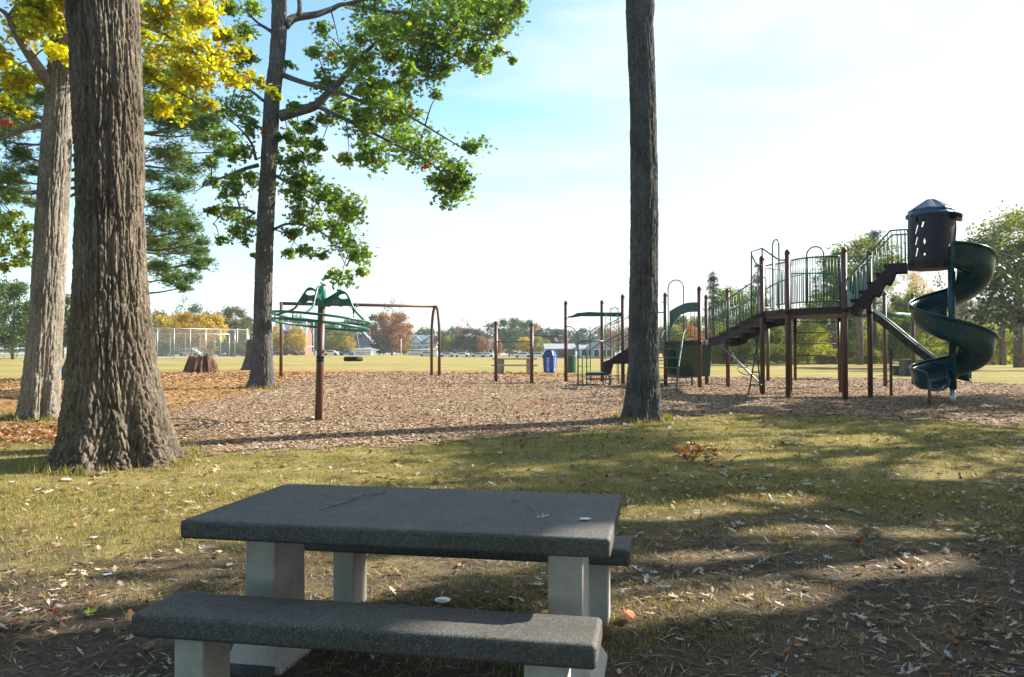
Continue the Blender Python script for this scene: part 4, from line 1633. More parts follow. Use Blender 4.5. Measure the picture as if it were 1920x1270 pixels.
# ---- pale maple trunk at the left with yellow leaves
DL = 15.3
rw = rows_px([(-60, 100, 128), (0, 98, 130), (60, 96, 133), (100, 93, 135), (200, 86, 134), (300, 77, 131), (400, 69, 126), (500, 63, 121), (600, 56, 116), (680, 48, 112), (730, 42, 110), (765, 38, 110), (785, 31, 113), (795, 25, 117)], DL)
mp_ = thing('maple_tree', 'yellow leaved maple with a pale leaning trunk behind the big left oak', 'tree', on_ground(74, DL))
rw.append((rw[-1][0] - .2, rw[-1][1], DL, rw[-1][3] * 1.1))
trunk_mesh('trunk', slim(rw, .96, .97), M['bark_grey'], mp_, 180, 380, .065, .028, .14, 13.0, 2.2, .7, [(math.radians(-59 + 10), .16, .20, 2.2), (math.radians(60), .2, .15, 1.2)])
tip = Vector((rw[0][1], DL, rw[0][0]))
mb = MB()
bl = [curve_pts([at(98, 165, 15.2), at(60, 110, 14.9), at(28, 60, 14.6), at(10, 25, 14.4), at(-30, 5, 14.2)], 6),
      curve_pts([at(110, 40, 15.3), at(180, 20, 16), at(300, 60, 16.6), at(380, 110, 17), at(440, 130, 17.3), at(510, 172, 17.4)], 6),
      curve_pts([at(112, -40, 15.3), at(200, -60, 16), at(330, -20, 16.8), at(400, 30, 17)], 6),
      curve_pts([at(120, 60, 15.3), at(220, 110, 16.4), at(310, 160, 17), at(385, 200, 17.4)], 6),
      curve_pts([at(92, 235, 15.3), at(50, 240, 15.4), at(0, 262, 15.6), at(-40, 275, 15.6)], 6),
      curve_pts([at(105, 20, 15.2), at(60, -20, 14.9), at(0, -60, 14.6)], 6)]
for i, pl in enumerate(bl):
    r0 = (.13, .075, .09, .06, .07, .08)[i]
    mb.tube(pl, list(np.linspace(r0, .015, len(pl))), 8)
YC = [(300, 30, 55), (340, 60, 48), (385, 28, 42), (300, 100, 42), (350, 118, 48), (400, 108, 42), (440, 92, 24), (380, 158, 36), (320, 172, 38), (425, 62, 28),
      (432, 148, 24), (468, 140, 16), (490, 158, 15), (508, 172, 13), (522, 183, 8), (392, 200, 24), (296, 196, 32), (340, 214, 20), (272, 60, 30), (272, 140, 28), (400, -20, 40), (330, -30, 50),
      (30, 55, 50), (85, 35, 50), (108, 98, 26), (20, 138, 40), (62, 150, 32), (28, 206, 18), (46, 214, 12), (98, 160, 18), (55, 5, 60), (8, 190, 22), (110, -10, 40), (0, 95, 35), (180, -10, 60)]
pts = []
flatl = [q for pl in bl for q in pl]
for u, v, r in YC:
    d = random.uniform(15.6, 18.2) if u > 180 else random.uniform(13.8, 16.6)
    if 450 < u:
        d = 17.4
    c = at(u, v, d); rm = r * d / F_PX
    n_ = int(250 * (r / 30) ** 1.75) + 26
    p, sub = clump_points(c, rm * .9, n_, 6)
    pts.append(p)
    q0 = nearest(c, flatl)
    mb.tube(curve_pts([q0, q0.lerp(c, .5) + Vector((0, 0, .12)), c], 4), list(np.linspace(.02, .006, 9)), 5)
    for s_ in sub[:4]:
        mb.tube([c, Vector(s_)], [.007, .003], 4)
pts = np.concatenate(pts)
mb.build('branches', M['bark_grey'], mp_, smooth=True)
np_mesh('crown', rand_quads(pts, RNG.uniform(.075, .14, len(pts)), MAPLE, .3), len(MAPLE), M['leaf_yellow'], mp_)
# a few red tips
rp_ = np.concatenate([clump_points(at(u, v, 17), r * 17 / F_PX, n_, 4)[0] for u, v, r, n_ in ((398, 35, 16, 40), (380, 8, 14, 26), (6, 228, 10, 20), (312, 22, 10, 14))])
M['leaf_red'] = leafmat('red_leaves', [(0, (.42, .07, .02)), (1, (.60, .20, .04))], .45)
np_mesh('red_leaves', rand_quads(rp_, RNG.uniform(.11, .18, len(rp_)), MAPLE, .3), len(MAPLE), M['leaf_red'], mp_)

# ---- oak with hanging green boughs behind
DT = 24.3
rw = rows_px([(-260, 514, 542), (-100, 510, 541), (0, 507, 540), (60, 506, 540), (110, 503, 537), (160, 496, 530), (200, 492, 526), (300, 487, 522), (400, 480, 517), (500, 476, 514), (600, 473, 512), (650, 472, 514), (690, 469, 515), (715, 465, 518), (732, 456, 523)], DT)
gk = thing('oak_tree', 'leafy green oak with long boughs reaching out over the spinner mast', 'tree', on_ground(491, DT))
rw.append((rw[-1][0] - .2, rw[-1][1], DT, rw[-1][3] * 1.1))
trunk_mesh('trunk', slim(rw, .84, .92, 2.0), M['bark_dark'], gk, 140, 420, .075, .026, .08, 4.0, 6.6, .6)
mb = MB()
bp = [(((524, 218), (560, 208), (592, 198), (612, 178), (640, 150), (668, 118), (700, 85), (728, 72), (790, 60)), .19, .02, 0),
      (((535, 48), (552, 34), (590, 28), (620, 18), (650, 8), (720, 22), (770, 30)), .15, .02, 1.5),
      (((533, 142), (560, 152), (600, 164), (640, 175), (690, 195), (760, 215), (820, 250), (870, 280)), .09, .015, -1.5),
      (((560, 30), (562, 10), (556, -20), (540, -60)), .09, .04, 0),
      (((720, 22), (790, 26), (850, 45), (905, 75), (950, 100)), .06, .012, 1.0),
      (((728, 72), (790, 78), (840, 100), (890, 118)), .05, .012, -1.0),
      (((650, 8), (740, -14), (840, -20), (930, 10), (975, 8)), .07, .012, .6),
      (((518, 330), (545, 345), (590, 365), (640, 400), (665, 450)), .06, .012, 1.0),
      (((514, 430), (540, 420), (580, 425), (620, 450), (650, 500)), .05, .012, -1.0),
      (((484, 310), (455, 318), (425, 330), (395, 342), (368, 358)), .07, .012, .5),
      (((480, 300), (472, 270), (448, 240), (420, 220)), .05, .012, -.8),
      (((478, 400), (450, 390), (420, 400), (400, 420)), .05, .012, .3),
      (((495, 190), (470, 170), (440, 150), (425, 130)), .05, .012, .6),
      (((510, 60), (480, 40), (450, 10)), .06, .012, .2),
      (((592, 198), (630, 215), (680, 240), (740, 270), (800, 300), (850, 345)), .08, .012, -.6)]
fl = []
for pp, r0, r1, dd in bp:
    n_ = len(pp)
    pl = curve_pts([at(u, v, DT + dd * i / (n_ - 1)) for i, (u, v) in enumerate(pp)], 5)
    mb.tube(pl, list(np.linspace(r0, r1, len(pl))), 8)
    fl += pl
# stub and dead twigs on the trunk
GC = [(970, 8, 22), (925, 60, 30), (870, 70, 36), (600, 55, 16), (740, 100, 34), (680, 120, 30), (585, 240, 16), (610, 225, 16), (565, 270, 20), (520, 300, 10), (820, 180, 12), (760, 130, 22), (760, 40, 60), (830, 58, 68), (900, 28, 58), (950, 18, 40), (880, 108, 34), (800, 118, 42), (935, 95, 16), (962, 112, 7), (700, 60, 42), (640, 108, 34), (690, 160, 44), (620, 168, 36), (590, 95, 16), (700, 15, 40), (860, -10, 50), (780, -20, 50),
      (720, 200, 44), (758, 168, 26), (680, 228, 44), (640, 205, 26), (740, 258, 44), (798, 282, 46), (848, 322, 36), (850, 372, 32), (885, 274, 22), (825, 345, 25), (868, 345, 22), (700, 290, 34), (655, 292, 18), (766, 215, 26), (835, 128, 14), (905, 128, 18),
      (560, 350, 34), (608, 368, 38), (648, 398, 34), (580, 420, 28), (640, 448, 32), (668, 482, 26), (640, 518, 24), (602, 480, 16), (556, 400, 22), (548, 300, 26), (540, 258, 20), (585, 300, 16), (565, 328, 25), (676, 512, 12), (625, 425, 22), (600, 275, 14),
      (440, 200, 34), (420, 252, 28), (450, 290, 28), (470, 340, 20), (430, 350, 32), (398, 340, 16), (430, 400, 28), (448, 440, 26), (412, 450, 12), (440, 150, 26), (470, 240, 22), (400, 395, 12), (540, 480, 14), (565, 470, 16), (545, 440, 14), (470, 420, 14),
      (455, 60, 22), (475, 20, 20), (435, 20, 22), (460, 110, 22), (540, 120, 12), (550, 200, 12), (560, 240, 14), (480, 480, 8), (400, 300, 10)]
pts = []
for u, v, r in GC:
    d = DT + random.uniform(-2.2, 2.2) * min(1, abs(u - 500) / 120 + .15)
    c = at(u, v, d); rm = r * d / F_PX
    n_ = int(290 * (r / 30) ** 1.75) + 28
    p, sub = clump_points(c, rm * 1.08, n_, 8)
    pts.append(p)
    q0 = nearest(c, fl)
    mb.tube(curve_pts([q0, q0.lerp(c, .5) + Vector((0, 0, .15)), c], 4), list(np.linspace(.028, .008, 9)), 5)
    for s_ in sub[:5]:
        mb.tube([c, Vector(s_)], [.009, .004], 4)
pts = np.concatenate(pts)
mb.build('branches', M['bark_dark'], gk, smooth=True)
np_mesh('crown', rand_quads(pts, RNG.uniform(.12, .23, len(pts)), SP5, .25), len(SP5), M['leaf_oak'], gk)
rp_ = np.concatenate([clump_points(at(u, v, DT), r * DT / F_PX, n_, 4)[0] for u, v, r, n_ in ((505, 258, 14, 40), (700, 300, 10, 16), (622, 100, 8, 12), (738, 140, 8, 14), (768, 200, 8, 10), (795, 310, 8, 14), (715, 80, 8, 12), (848, 12, 6, 8))])
np_mesh('red_leaves', rand_quads(rp_, RNG.uniform(.12, .22, len(rp_)), SP5, .2), len(SP5), M['leaf_red'], gk)

# ---- pine behind the big oak
DP = 32.0
pine = thing('pine_tree', 'tall pine with feathery dark green boughs behind the big left oak', 'tree', on_ground(160, DP))
rw = rows_px([(-300, 148, 160), (0, 146, 166), (300, 144, 170), (500, 141, 174), (620, 137, 178), (670, 130, 184), (700, 118, 196), (714, 104, 210)], DP)
rw.append((rw[-1][0] - .3, rw[-1][1], DP, rw[-1][3] * 1.1))
trunk_mesh('trunk', rw, M['bark_dark'], pine, 40, 120, .14, .03, .1, 3.0, 8.0, .6)


def pine_tufts(centers, size, blades_=7):
    """each tuft is a spray of thin needles"""
    N = len(centers)
    c = np.repeat(centers, blades_, 0)
    dirs = RNG.normal(0, 1, (N * blades_, 3)); dirs[:, 2] = dirs[:, 2] * .6 + .25
    dirs /= np.linalg.norm(dirs, axis=1, keepdims=True)
    L = np.repeat(RNG.uniform(.6, 1.2, N) * size, blades_) * RNG.uniform(.6, 1, N * blades_)
    s = np.cross(dirs, RNG.normal(0, 1, dirs.shape)); s /= np.linalg.norm(s, axis=1, keepdims=True)
    w_ = size * .055
    return np.stack([c - s * w_, c + s * w_, c + dirs * L[:, None]], 1).reshape(-1, 3)


PC = [(420, 285, 24), (345, 320, 30), (400, 225, 26), (335, 345, 30), (375, 470, 18), (395, 310, 16), (290, 500, 26), (345, 185, 36), (300, 205, 50), (335, 238, 48), (312, 290, 40), (300, 378, 34), (335, 402, 36), (352, 432, 36), (322, 462, 44), (368, 492, 26), (330, 520, 34), (300, 420, 30), (345, 540, 14), (392, 490, 8), (285, 330, 22), (372, 232, 30), (392, 252, 28), (290, 450, 30), (378, 455, 12),
      (300, 150, 45), (360, 200, 40), (20, 242, 40), (40, 290, 34), (18, 330, 38), (60, 222, 34), (20, 360, 40), (56, 380, 18), (92, 240, 18), (8, 200, 50), (44, 180, 40), (-30, 250, 50), (-30, 340, 50), (100, 190, 30), (60, 320, 18), (240, 180, 50), (200, 100, 60)]
mb = MB(); pts = []
for u, v, r in PC:
    d = DP + random.uniform(-2.5, 2.5)
    c = at(u, v, d); rm = r * d / F_PX
    z_s = c.z - .15 * abs(c.x - rw[1][1])
    st_p = Vector((rw[1][1], DP, c.z + .25))
    pl = curve_pts([st_p, st_p.lerp(c, .6) + Vector((0, 0, -.3)), c], 6)
    mb.tube(pl, list(np.linspace(.07, .015, len(pl))), 6)
    p, sub = clump_points(c, rm * 1.0, int(230 * (r / 30) ** 1.6) + 20, 11, .42)
    pts.append(p)
    for s_ in sub:
        mb.tube([c, Vector(s_)], [.016, .006], 4)
pts = np.concatenate(pts)
mb.build('branches', M['bark_plain'], pine, smooth=True)
np_mesh('needles', pine_tufts(pts, .25, 11), 3, M['needles'], pine)

# ---- leafy branch entering at the far left edge
DE = 30.0
le = thing('oak_tree', 'light green leafy tree at the left edge above the tennis net', 'tree', on_ground(-70, DE))
rw = rows_px([(200, -80, -62), (450, -82, -58), (650, -84, -56), (705, -92, -48)], DE)
MB().tube([Vector((r[1], r[2], r[0])) for r in rw[::-1]], [r[3] for r in rw[::-1]], 12).build('trunk', M['bark_plain'], le, smooth=True)
mb = MB(); pts = []
for u, v, r in ((10, 425, 32), (38, 455, 24), (8, 470, 30), (30, 490, 22), (5, 505, 14), (48, 430, 14), (50, 478, 12), (-40, 440, 50), (-80, 380, 70), (-60, 300, 60), (-120, 430, 60), (20, 405, 18)):
    c = at(u, v, DE + random.uniform(-1.5, 1.5)); rm = r * DE / F_PX
    p, sub = clump_points(c, rm, int(170 * (r / 30) ** 1.6) + 20, 6); pts.append(p)
    mb.tube(curve_pts([at(-70, 330, DE), (at(-70, 330, DE) + c) / 2 + Vector((0, 0, .3)), c], 4), list(np.linspace(.05, .01, 9)), 5)
mb.build('branches', M['bark_plain'], le, smooth=True)
pts = np.concatenate(pts)
M['leaf_light'] = leafmat('light_leaves', [(0, (.12, .20, .03)), (.6, (.22, .31, .05)), (1, (.36, .40, .08))], .6)
np_mesh('crown', rand_quads(pts, RNG.uniform(.16, .28, len(pts)), SP5, .3), len(SP5), M['leaf_light'], le)

# ---- stumps
def stump(name, label, u0, u1, vb, vt, m, jag, seed, straight=False):
    p = ground((u0 + u1) / 2, vb)
    d = p.y + .3
    a, b = at(u0, vb, d), at(u1, vb, d)
    zt = at(u0, vt, d).z
    r = (b.x - a.x) / 2
    root = thing(name, label, 'tree stump', (p.x, d, p.z))
    nth, nz = 90, 36
    P = np.zeros((nz + 6, nth, 3))
    for i in range(nz):
        t = i / (nz - 1)
        for j in range(nth):
            an = 2 * PI * j / nth
            ca, sa = math.cos(an), math.sin(an)
            rb = r * (1 - .36 * t ** .55 if not straight else 1 - .40 * (1 - (1 - t) ** 2.2))
            fl_ = .30 * noise.noise(Vector((ca * 3 + seed, sa * 3, t * .6))) + .26 * noise.noise(Vector((ca * 8, sa * 8 + seed, t * .8))) + .12 * noise.noise(Vector((ca * 18, sa * 18 + seed, t * 2)))
            rr_ = rb * (1 + fl_ * (1.2 - .5 * t))
            topz = zt + jag * (noise.noise(Vector((ca * 2.2, sa * 2.2 + seed, 3))) + .6 * noise.noise(Vector((ca * 7, sa * 7 + seed, 3))) - .25)
            P[i, j] = (p.x + ca * rr_, d + sa * rr_, p.z - .1 + (topz - p.z + .1) * t)
    for q in range(6):
        t = (q + 1) / 6
        P[nz + q] = P[nz - 1] * (1 - t * .98) + np.array([p.x, d, zt - .06 - (.16 if jag > .05 else 0) * t]) * (t * .98)
        P[nz + q, :, 2] = P[nz - 1, :, 2] * (1 - t) + (zt - (.18 if jag > .05 else .0) + .05 * RNG.normal(0, 1, nth) * jag) * t
    grid_mesh('stump_wood', P, m, root, smooth=True, wrap=True)
    return root


M['stump_red'] = barkmat('stump_wood', (.055, .030, .022), (.24, .14, .10), 2.2)
stump('tree_stump', 'broken reddish tree stump with a jagged top on the pine straw', 343, 404, 699, 666, M['stump_red'], .28, 2.0)
stump('tree_stump', 'taller dark flat topped stump partly hidden by the green oak trunk', 450, 506, 694, 637, M['bark_plain'], .01, 5.0, True)

GAPS = [(Vector((.20, 3.18, .45)), .40)] + [(ground(u, v), r) for u, v, r in ((1190, 1135, .35), (1320, 1065, .45), (1650, 1055, .45), (1240, 962, .40), (1400, 945, .45), (690, 1075, .35), (900, 1050, .35),
        (1500, 1000, .35), (1780, 1000, .4), (1350, 835, .4), (1600, 825, .5), (1750, 890, .35), (120, 1120, .3), (1450, 1120, .3), (640, 1110, .3))]  # spots to be sunlit by cutting leaves out of the crowns


def cut_sun_gaps(pts):
    """cuts leaves from the unseen crowns along sun rays to light chosen spots"""
    s_ = np.array(SUN)
    for c, r in GAPS:
        v_ = pts - np.array(c)
        d_ = np.linalg.norm(v_ - (v_ @ s_)[:, None] * s_, axis=1)
        pts = pts[d_ > r]
    return pts


# ---- trees to the right of the picture whose crowns shade the table and the lawn
def shade_tree(x, y, h, r, zc, n, label, size=.24, tr=.3):
    z0 = float(gz(x, y))
    root = thing('shade_tree', label, 'tree', (x, y, z0))
    MB().tube(curve_pts([(x, y, z0 - .2), (x + .1, y, z0 + 2), (x - .05, y + .1, z0 + 5), (x, y, z0 + h)], 5), list(np.linspace(tr * 1.3, tr * .4, 16)), 12).build('trunk', M['bark_plain'], root, smooth=True)
    mb = MB(); pts = []
    nb = 16
    for k in range(nb):
        a = 2.4 * k; q = (k + .5) / nb
        rr_ = r * (.35 + .6 * random.random())
        c = Vector((x + math.cos(a) * rr_, y + math.sin(a) * rr_, z0 + zc[0] + (zc[1] - zc[0]) * random.random()))
        pl = curve_pts([(x, y, c.z - 1.2), Vector((x, y, c.z - .6)).lerp(c, .55), c], 5)
        if min((((q_ - GAPS[0][0]) - SUN * (q_ - GAPS[0][0]).dot(SUN)).length) for q_ in pl) > .4:  # limbs in the sun ray of the first spot are left out
            mb.tube(pl, list(np.linspace(.10, .02, len(pl))), 6)
        p, sub = clump_points(c, r * .34, n // nb, 8, .6); pts.append(p)
    mb.build('branches', M['bark_plain'], root, smooth=True)
    pts = np.concatenate(pts)
    pts = pts[(pts[:, 0] > pts[:, 1] * .70 + .5) | (pts[:, 1] < .5)]
    pts = cut_sun_gaps(pts)
    np_mesh('crown', rand_quads(pts, RNG.uniform(size * .7, size * 1.2, len(pts)), LEAF6, .4), 6, M['leaf_green'], root)
    return root


shade_tree(11.3, 6.1, 12, 4.5, (4.5, 10.5), 12500, 'shade tree standing right of the table, outside the view', .24)
shade_tree(15.5, 3.6, 13, 5.0, (5.0, 12), 9000, 'second shade tree farther right of the table, outside the view', .24)
shade_tree(16.4, 11.0, 15, 4.6, (5.0, 14.0), 11500, 'shade tree right of the lawn, outside the view', .24)
shade_tree(25.5, 22.0, 13, 4.6, (4.5, 11), 6500, 'shade tree right of the spiral slide, outside the view', .26)
shade_tree(22.0, 17.5, 16, 4.6, (8.0, 15), 9000, 'slender shade tree right of the wood chips, outside the view', .26)

# unseen trees added behind the viewpoint and to the left to dim the skylight
src = shade_tree(2.0, -7.5, 13, 5.5, (4.5, 11.0), 7000, 'unseen shade tree added behind the viewpoint to dim the skylight', .42)
src['group'] = 'unseen trees added behind the viewpoint to dim skylight'
for x_, y_, rz in ((-8.5, -8.0, 1.0), (10.5, -8.5, 2.0), (-14.5, -1.5, 3.0), (-2.0, -16.0, 4.0), (-18.0, 7.0, .5)):
    t_ = copy_tree(src); t_.location = (x_, y_, float(gz(x_, y_))); t_.rotation_euler = (0, 0, rz)
# ------------------------------------------------------------------ background trees: crowns of leaf clumps in several shapes
def crown_mesh(n, shape, leaf, holes=.25, seed=0, tm=LEAF4):
    """crown in a unit box: width 2, height 2, centre 0"""
    r_ = np.random.default_rng(seed)
    nc = 46
    C_ = []
    while len(C_) < nc:
        p = r_.uniform(-1, 1, 3)
        zz_ = p[2]
        lim = {'round': math.sqrt(max(0, 1 - zz_ ** 2)), 'oval': math.sqrt(max(0, 1 - zz_ ** 2)) * .9 + .08, 'cone': (1 - zz_) / 2 * .95 + .05,
               'broad': min(1, math.sqrt(max(0, 1 - zz_ ** 2)) * 1.15), 'spire': ((1 - zz_) / 2) ** .8 * .9 + .06}[shape]
        q = math.hypot(p[0], p[1])
        if q < lim * .92 and (q > lim * .30 or r_.random() < .4):
            C_.append(p)
    C_ = np.array(C_)
    rad = r_.uniform(.16, .36, nc)
    k = r_.integers(0, nc, n)
    p = C_[k] + r_.normal(0, 1, (n, 3)) * (rad[k] * .55)[:, None] * np.array([1, 1, .8])
    nrm_ = r_.normal(0, 1, (n, 3)); nrm_[:, 2] = np.abs(nrm_[:, 2]) + .35
    R = rot_from(nrm_, r_.uniform(0, 2 * PI, n))
    T = np.repeat(tm[None], n, 0) * r_.uniform(leaf * .6, leaf * 1.3, n).reshape(n, 1, 1)
    V = np.einsum('nij,nkj->nki', R, T) + p[:, None, :]
    return V.reshape(-1, 3)


def raw_mesh(name, V, k):
    n = len(V) // k
    me = bpy.data.meshes.new(name)
    me.vertices.add(n * k); me.vertices.foreach_set('co', np.asarray(V, np.float32).ravel())
    me.loops.add(n * k); me.loops.foreach_set('vertex_index', np.arange(n * k, dtype=np.int32))
    me.polygons.add(n); me.polygons.foreach_set('loop_start', np.arange(0, n * k, k, dtype=np.int32))
    me.update(); me.materials.append(None)
    return me


CR = {'round': raw_mesh('crown_round', crown_mesh(3600, 'round', .15, seed=1), 4), 'oval': raw_mesh('crown_oval', crown_mesh(3600, 'oval', .15, seed=2), 4),
      'cone': raw_mesh('crown_cone', crown_mesh(3600, 'cone', .15, seed=3), 4), 'broad': raw_mesh('crown_broad', crown_mesh(3800, 'broad', .14, seed=4), 4),
      'sparse': raw_mesh('crown_sparse', crown_mesh(1100, 'oval', .10, seed=5), 4), 'fine': raw_mesh('crown_fine', crown_mesh(11000, 'round', .085, seed=6), 4),
      'fine2': raw_mesh('crown_fine', crown_mesh(11000, 'broad', .08, seed=8), 4), 'fine3': raw_mesh('crown_fine', crown_mesh(4200, 'oval', .07, seed=9), 4)}


def farmat(name, cols, tr=.35):
    return leafmat(name, [(0, [c * .7 for c in cols[0]]), (.5, cols[0]), (1, cols[1])], tr, .6, (.22, cols[-1], .5), .2)


FM = {'green': farmat('far_green', [(.045, .090, .03), (.09, .14, .04)]), 'dark': farmat('far_dark_green', [(.028, .060, .03), (.05, .09, .035)]),
      'olive': farmat('far_olive', [(.11, .12, .035), (.17, .15, .045)]), 'yellow': farmat('far_yellow', [(.48, .36, .02), (.60, .45, .04)]),
      'gold': farmat('far_gold', [(.44, .28, .025), (.50, .34, .04)]), 'lime': farmat('far_lime', [(.22, .26, .03), (.34, .32, .04)]),
      'rust': farmat('far_rust', [(.36, .13, .035), (.44, .20, .06), (.14, .12, .04)]), 'maroon': farmat('far_maroon', [(.20, .07, .055), (.26, .12, .08)]),
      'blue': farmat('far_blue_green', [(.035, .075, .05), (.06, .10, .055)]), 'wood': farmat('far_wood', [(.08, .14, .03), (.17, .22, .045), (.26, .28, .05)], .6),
      'woodlit': farmat('far_wood_lit', [(.22, .27, .045), (.38, .38, .06)], .65)}  # lit copy of the wood leaves, sunlight put into the colour


def put_crown(name, me, m, parent, c, s, rz=0.0):
    o = bpy.data.objects.new(name, me); COL.objects.link(o)
    o.parent = parent
    o.location = Vector(c) - OFF[parent.name]
    o.scale = s; o.rotation_euler = (0, 0, rz)
    o.material_slots[0].link = 'OBJECT'; o.material_slots[0].material = m
    return o


def far_tree(u, vt, w, d, kind, color, label, group=None, vlow=None, vb=None, name='tree', lean=0, trunk=True):
    """tree whose crown spans w pixels about column u and reaches row vt"""
    b = on_ground(u, d)
    zt = at(u, vt, d).z
    h = zt - b.z
    zl = at(u, vlow, d).z if vlow else b.z + h * .14
    root = thing(name, label, 'tree', b, group)
    rw_ = w / 2 * d / F_PX
    if trunk:
        MB().tube([b - Vector((0, 0, .2)), b + Vector((0, 0, h * .3)), b + Vector((rw_ * .06, 0, h * .8))], [max(.12, h * .022), max(.1, h * .018), h * .006], 8).build('trunk', M['bark_plain'], root, smooth=True)
    put_crown('crown', CR[kind], FM[color], root, (b.x, b.y, (zt + zl) / 2), (rw_, rw_, (zt - zl) / 2), random.uniform(0, 6.28))
    return root


# left side, beyond the fence
far_tree(24, 528, 100, 92, 'fine', 'green', 'dark green round tree behind the tennis net at the left edge')
far_tree(118, 556, 56, 100, 'oval', 'green', 'green tree seen in the gap between the two left trunks')
far_tree(-50, 500, 110, 80, 'fine', 'green', 'tall green tree at the left border beyond the tennis court')
far_tree(292, 582, 58, 190, 'round', 'olive', 'dull olive grey tree beside the big oak above the fence')
far_tree(322, 588, 66, 150, 'broad', 'yellow', 'yellow green tree at the left of the golden group behind the fence')
far_tree(358, 586, 74, 145, 'fine', 'gold', 'wide golden tree in the middle behind the chain-link fence')
far_tree(396, 586, 50, 148, 'round', 'yellow', 'bright yellow tree at the right of the golden group behind the fence')
far_tree(345, 556, 44, 200, 'sparse', 'blue', 'thin half bare tree rising above the golden trees')
far_tree(372, 575, 50, 260, 'oval', 'green', 'green tree behind the golden trees')
far_tree(440, 575, 60, 175, 'fine', 'olive', 'olive brown round tree left of the green oak trunk')
far_tree(410, 588, 34, 230, 'oval', 'green', 'small green tree between the golden and the olive trees')
far_tree(466, 592, 30, 240, 'round', 'dark', 'dark tree just left of the green oak trunk')
for u in (300, 318, 420, 440, 458):
    far_tree(u, 640, 40, 140, 'round', 'green', 'low green bush along the far side of the tennis court fence', 'bushes behind the fence', vlow=672, name='bush', trunk=False)
# street trees behind the spinner
far_tree(520, 612, 24, 230, 'oval', 'yellow', 'slim yellow tree right beside the green oak trunk')
far_tree(538, 618, 30, 236, 'round', 'olive', 'small olive tree before the brick house')
far_tree(557, 614, 36, 230, 'fine', 'yellow', 'bright yellow street tree left of the goal posts')
far_tree(545, 590, 60, 300, 'round', 'green', 'green tree behind the brick house roof')
far_tree(590, 600, 60, 300, 'fine', 'dark', 'dark green tree behind the goal posts')
far_tree(622, 606, 44, 290, 'round', 'green', 'green tree just right of the spinner mast')
far_tree(638, 618, 54, 225, 'fine', 'lime', 'yellow green street tree right of the spinner mast')
far_tree(655, 632, 24, 215, 'oval', 'yellow', 'small yellow tree before the slate blue house')
far_tree(664, 596, 50, 310, 'round', 'green', 'green tree behind the slate blue house')
far_tree(704, 592, 44, 260, 'oval', 'dark', 'dark green tree left of the red maple')
far_tree(735, 560, 50, 232, 'sparse', 'maroon', 'thin bare topped tree rising behind the red maple')
far_tree(734, 586, 78, 230, 'fine', 'rust', 'orange red maple standing beside the street')
far_tree(712, 626, 38, 226, 'round', 'green', 'low green tree under the left of the red maple')
far_tree(757, 632, 34, 236, 'round', 'lime', 'small lime green tree between the red maple and the white house')
far_tree(795, 614, 50, 320, 'round', 'green', 'green tree behind the white house')
far_tree(833, 622, 40, 240, 'oval', 'green', 'green tree right of the white house')
far_tree(842, 630, 22, 232, 'round', 'lime', 'yellow tinted tree right of the arched swing legs')
far_tree(852, 612, 50, 320, 'round', 'blue', 'blue green tree farther behind the street')
far_tree(872, 598, 44, 290, 'sparse', 'maroon', 'thin reddish treetop behind the dark round tree')
far_tree(882, 616, 62, 232, 'fine', 'dark', 'large dark round tree beside the parked cars')
far_tree(905, 630, 26, 228, 'round', 'rust', 'rust tinted tree at the right of the dark round tree')
far_tree(925, 606, 50, 300, 'oval', 'blue', 'blue green tree left of the first chin-up post')
far_tree(955, 596, 54, 240, 'fine', 'green', 'tall green tree between the two chin-up posts')
far_tree(932, 636, 20, 224, 'oval', 'rust', 'small rust red tree behind the first chin-up post')
far_tree(986, 600, 44, 280, 'fine', 'dark', 'dark leafy tree behind the second chin-up post')
far_tree(1008, 608, 26, 270, 'oval', 'rust', 'brownish tree right of the second chin-up post')
far_tree(988, 632, 40, 222, 'round', 'yellow', 'yellow tree behind the low pale picnic table')
far_tree(1012, 630, 40, 222, 'round', 'lime', 'yellow green tree left of the blue bin')
LAB = 'plain green tree in the distant row behind the street'
for i, u in enumerate(range(1030, 1260, 21)):
    far_tree(u + random.uniform(-5, 5), 620 + random.uniform(-8, 10), random.uniform(40, 60), random.uniform(250, 330), random.choice(['round', 'oval', 'broad']), random.choice(['blue', 'green', 'blue']), LAB, 'distant green trees behind the street')
for i, u in enumerate(range(480, 1030, 24)):
    far_tree(u, 634 + random.uniform(-9, 6), random.uniform(50, 74), random.uniform(335, 420), random.choice(['round', 'broad']), random.choice(['blue', 'blue', 'green']), LAB, 'distant green trees behind the street')
for i, u in enumerate(range(-60, 480, 40)):
    far_tree(u, 622 + random.uniform(-9, 6), random.uniform(60, 90), random.uniform(300, 360), 'round', 'blue', LAB, 'distant green trees behind the street')
far_tree(1150, 600, 60, 180, 'sparse', 'maroon', 'thin purplish tree behind the step-up section')
far_tree(1295, 604, 80, 110, 'fine3', 'rust', 'brown orange tree seen through the arched window panel')
far_tree(1262, 612, 60, 130, 'fine', 'olive', 'olive tree right of the tall bare trunk')


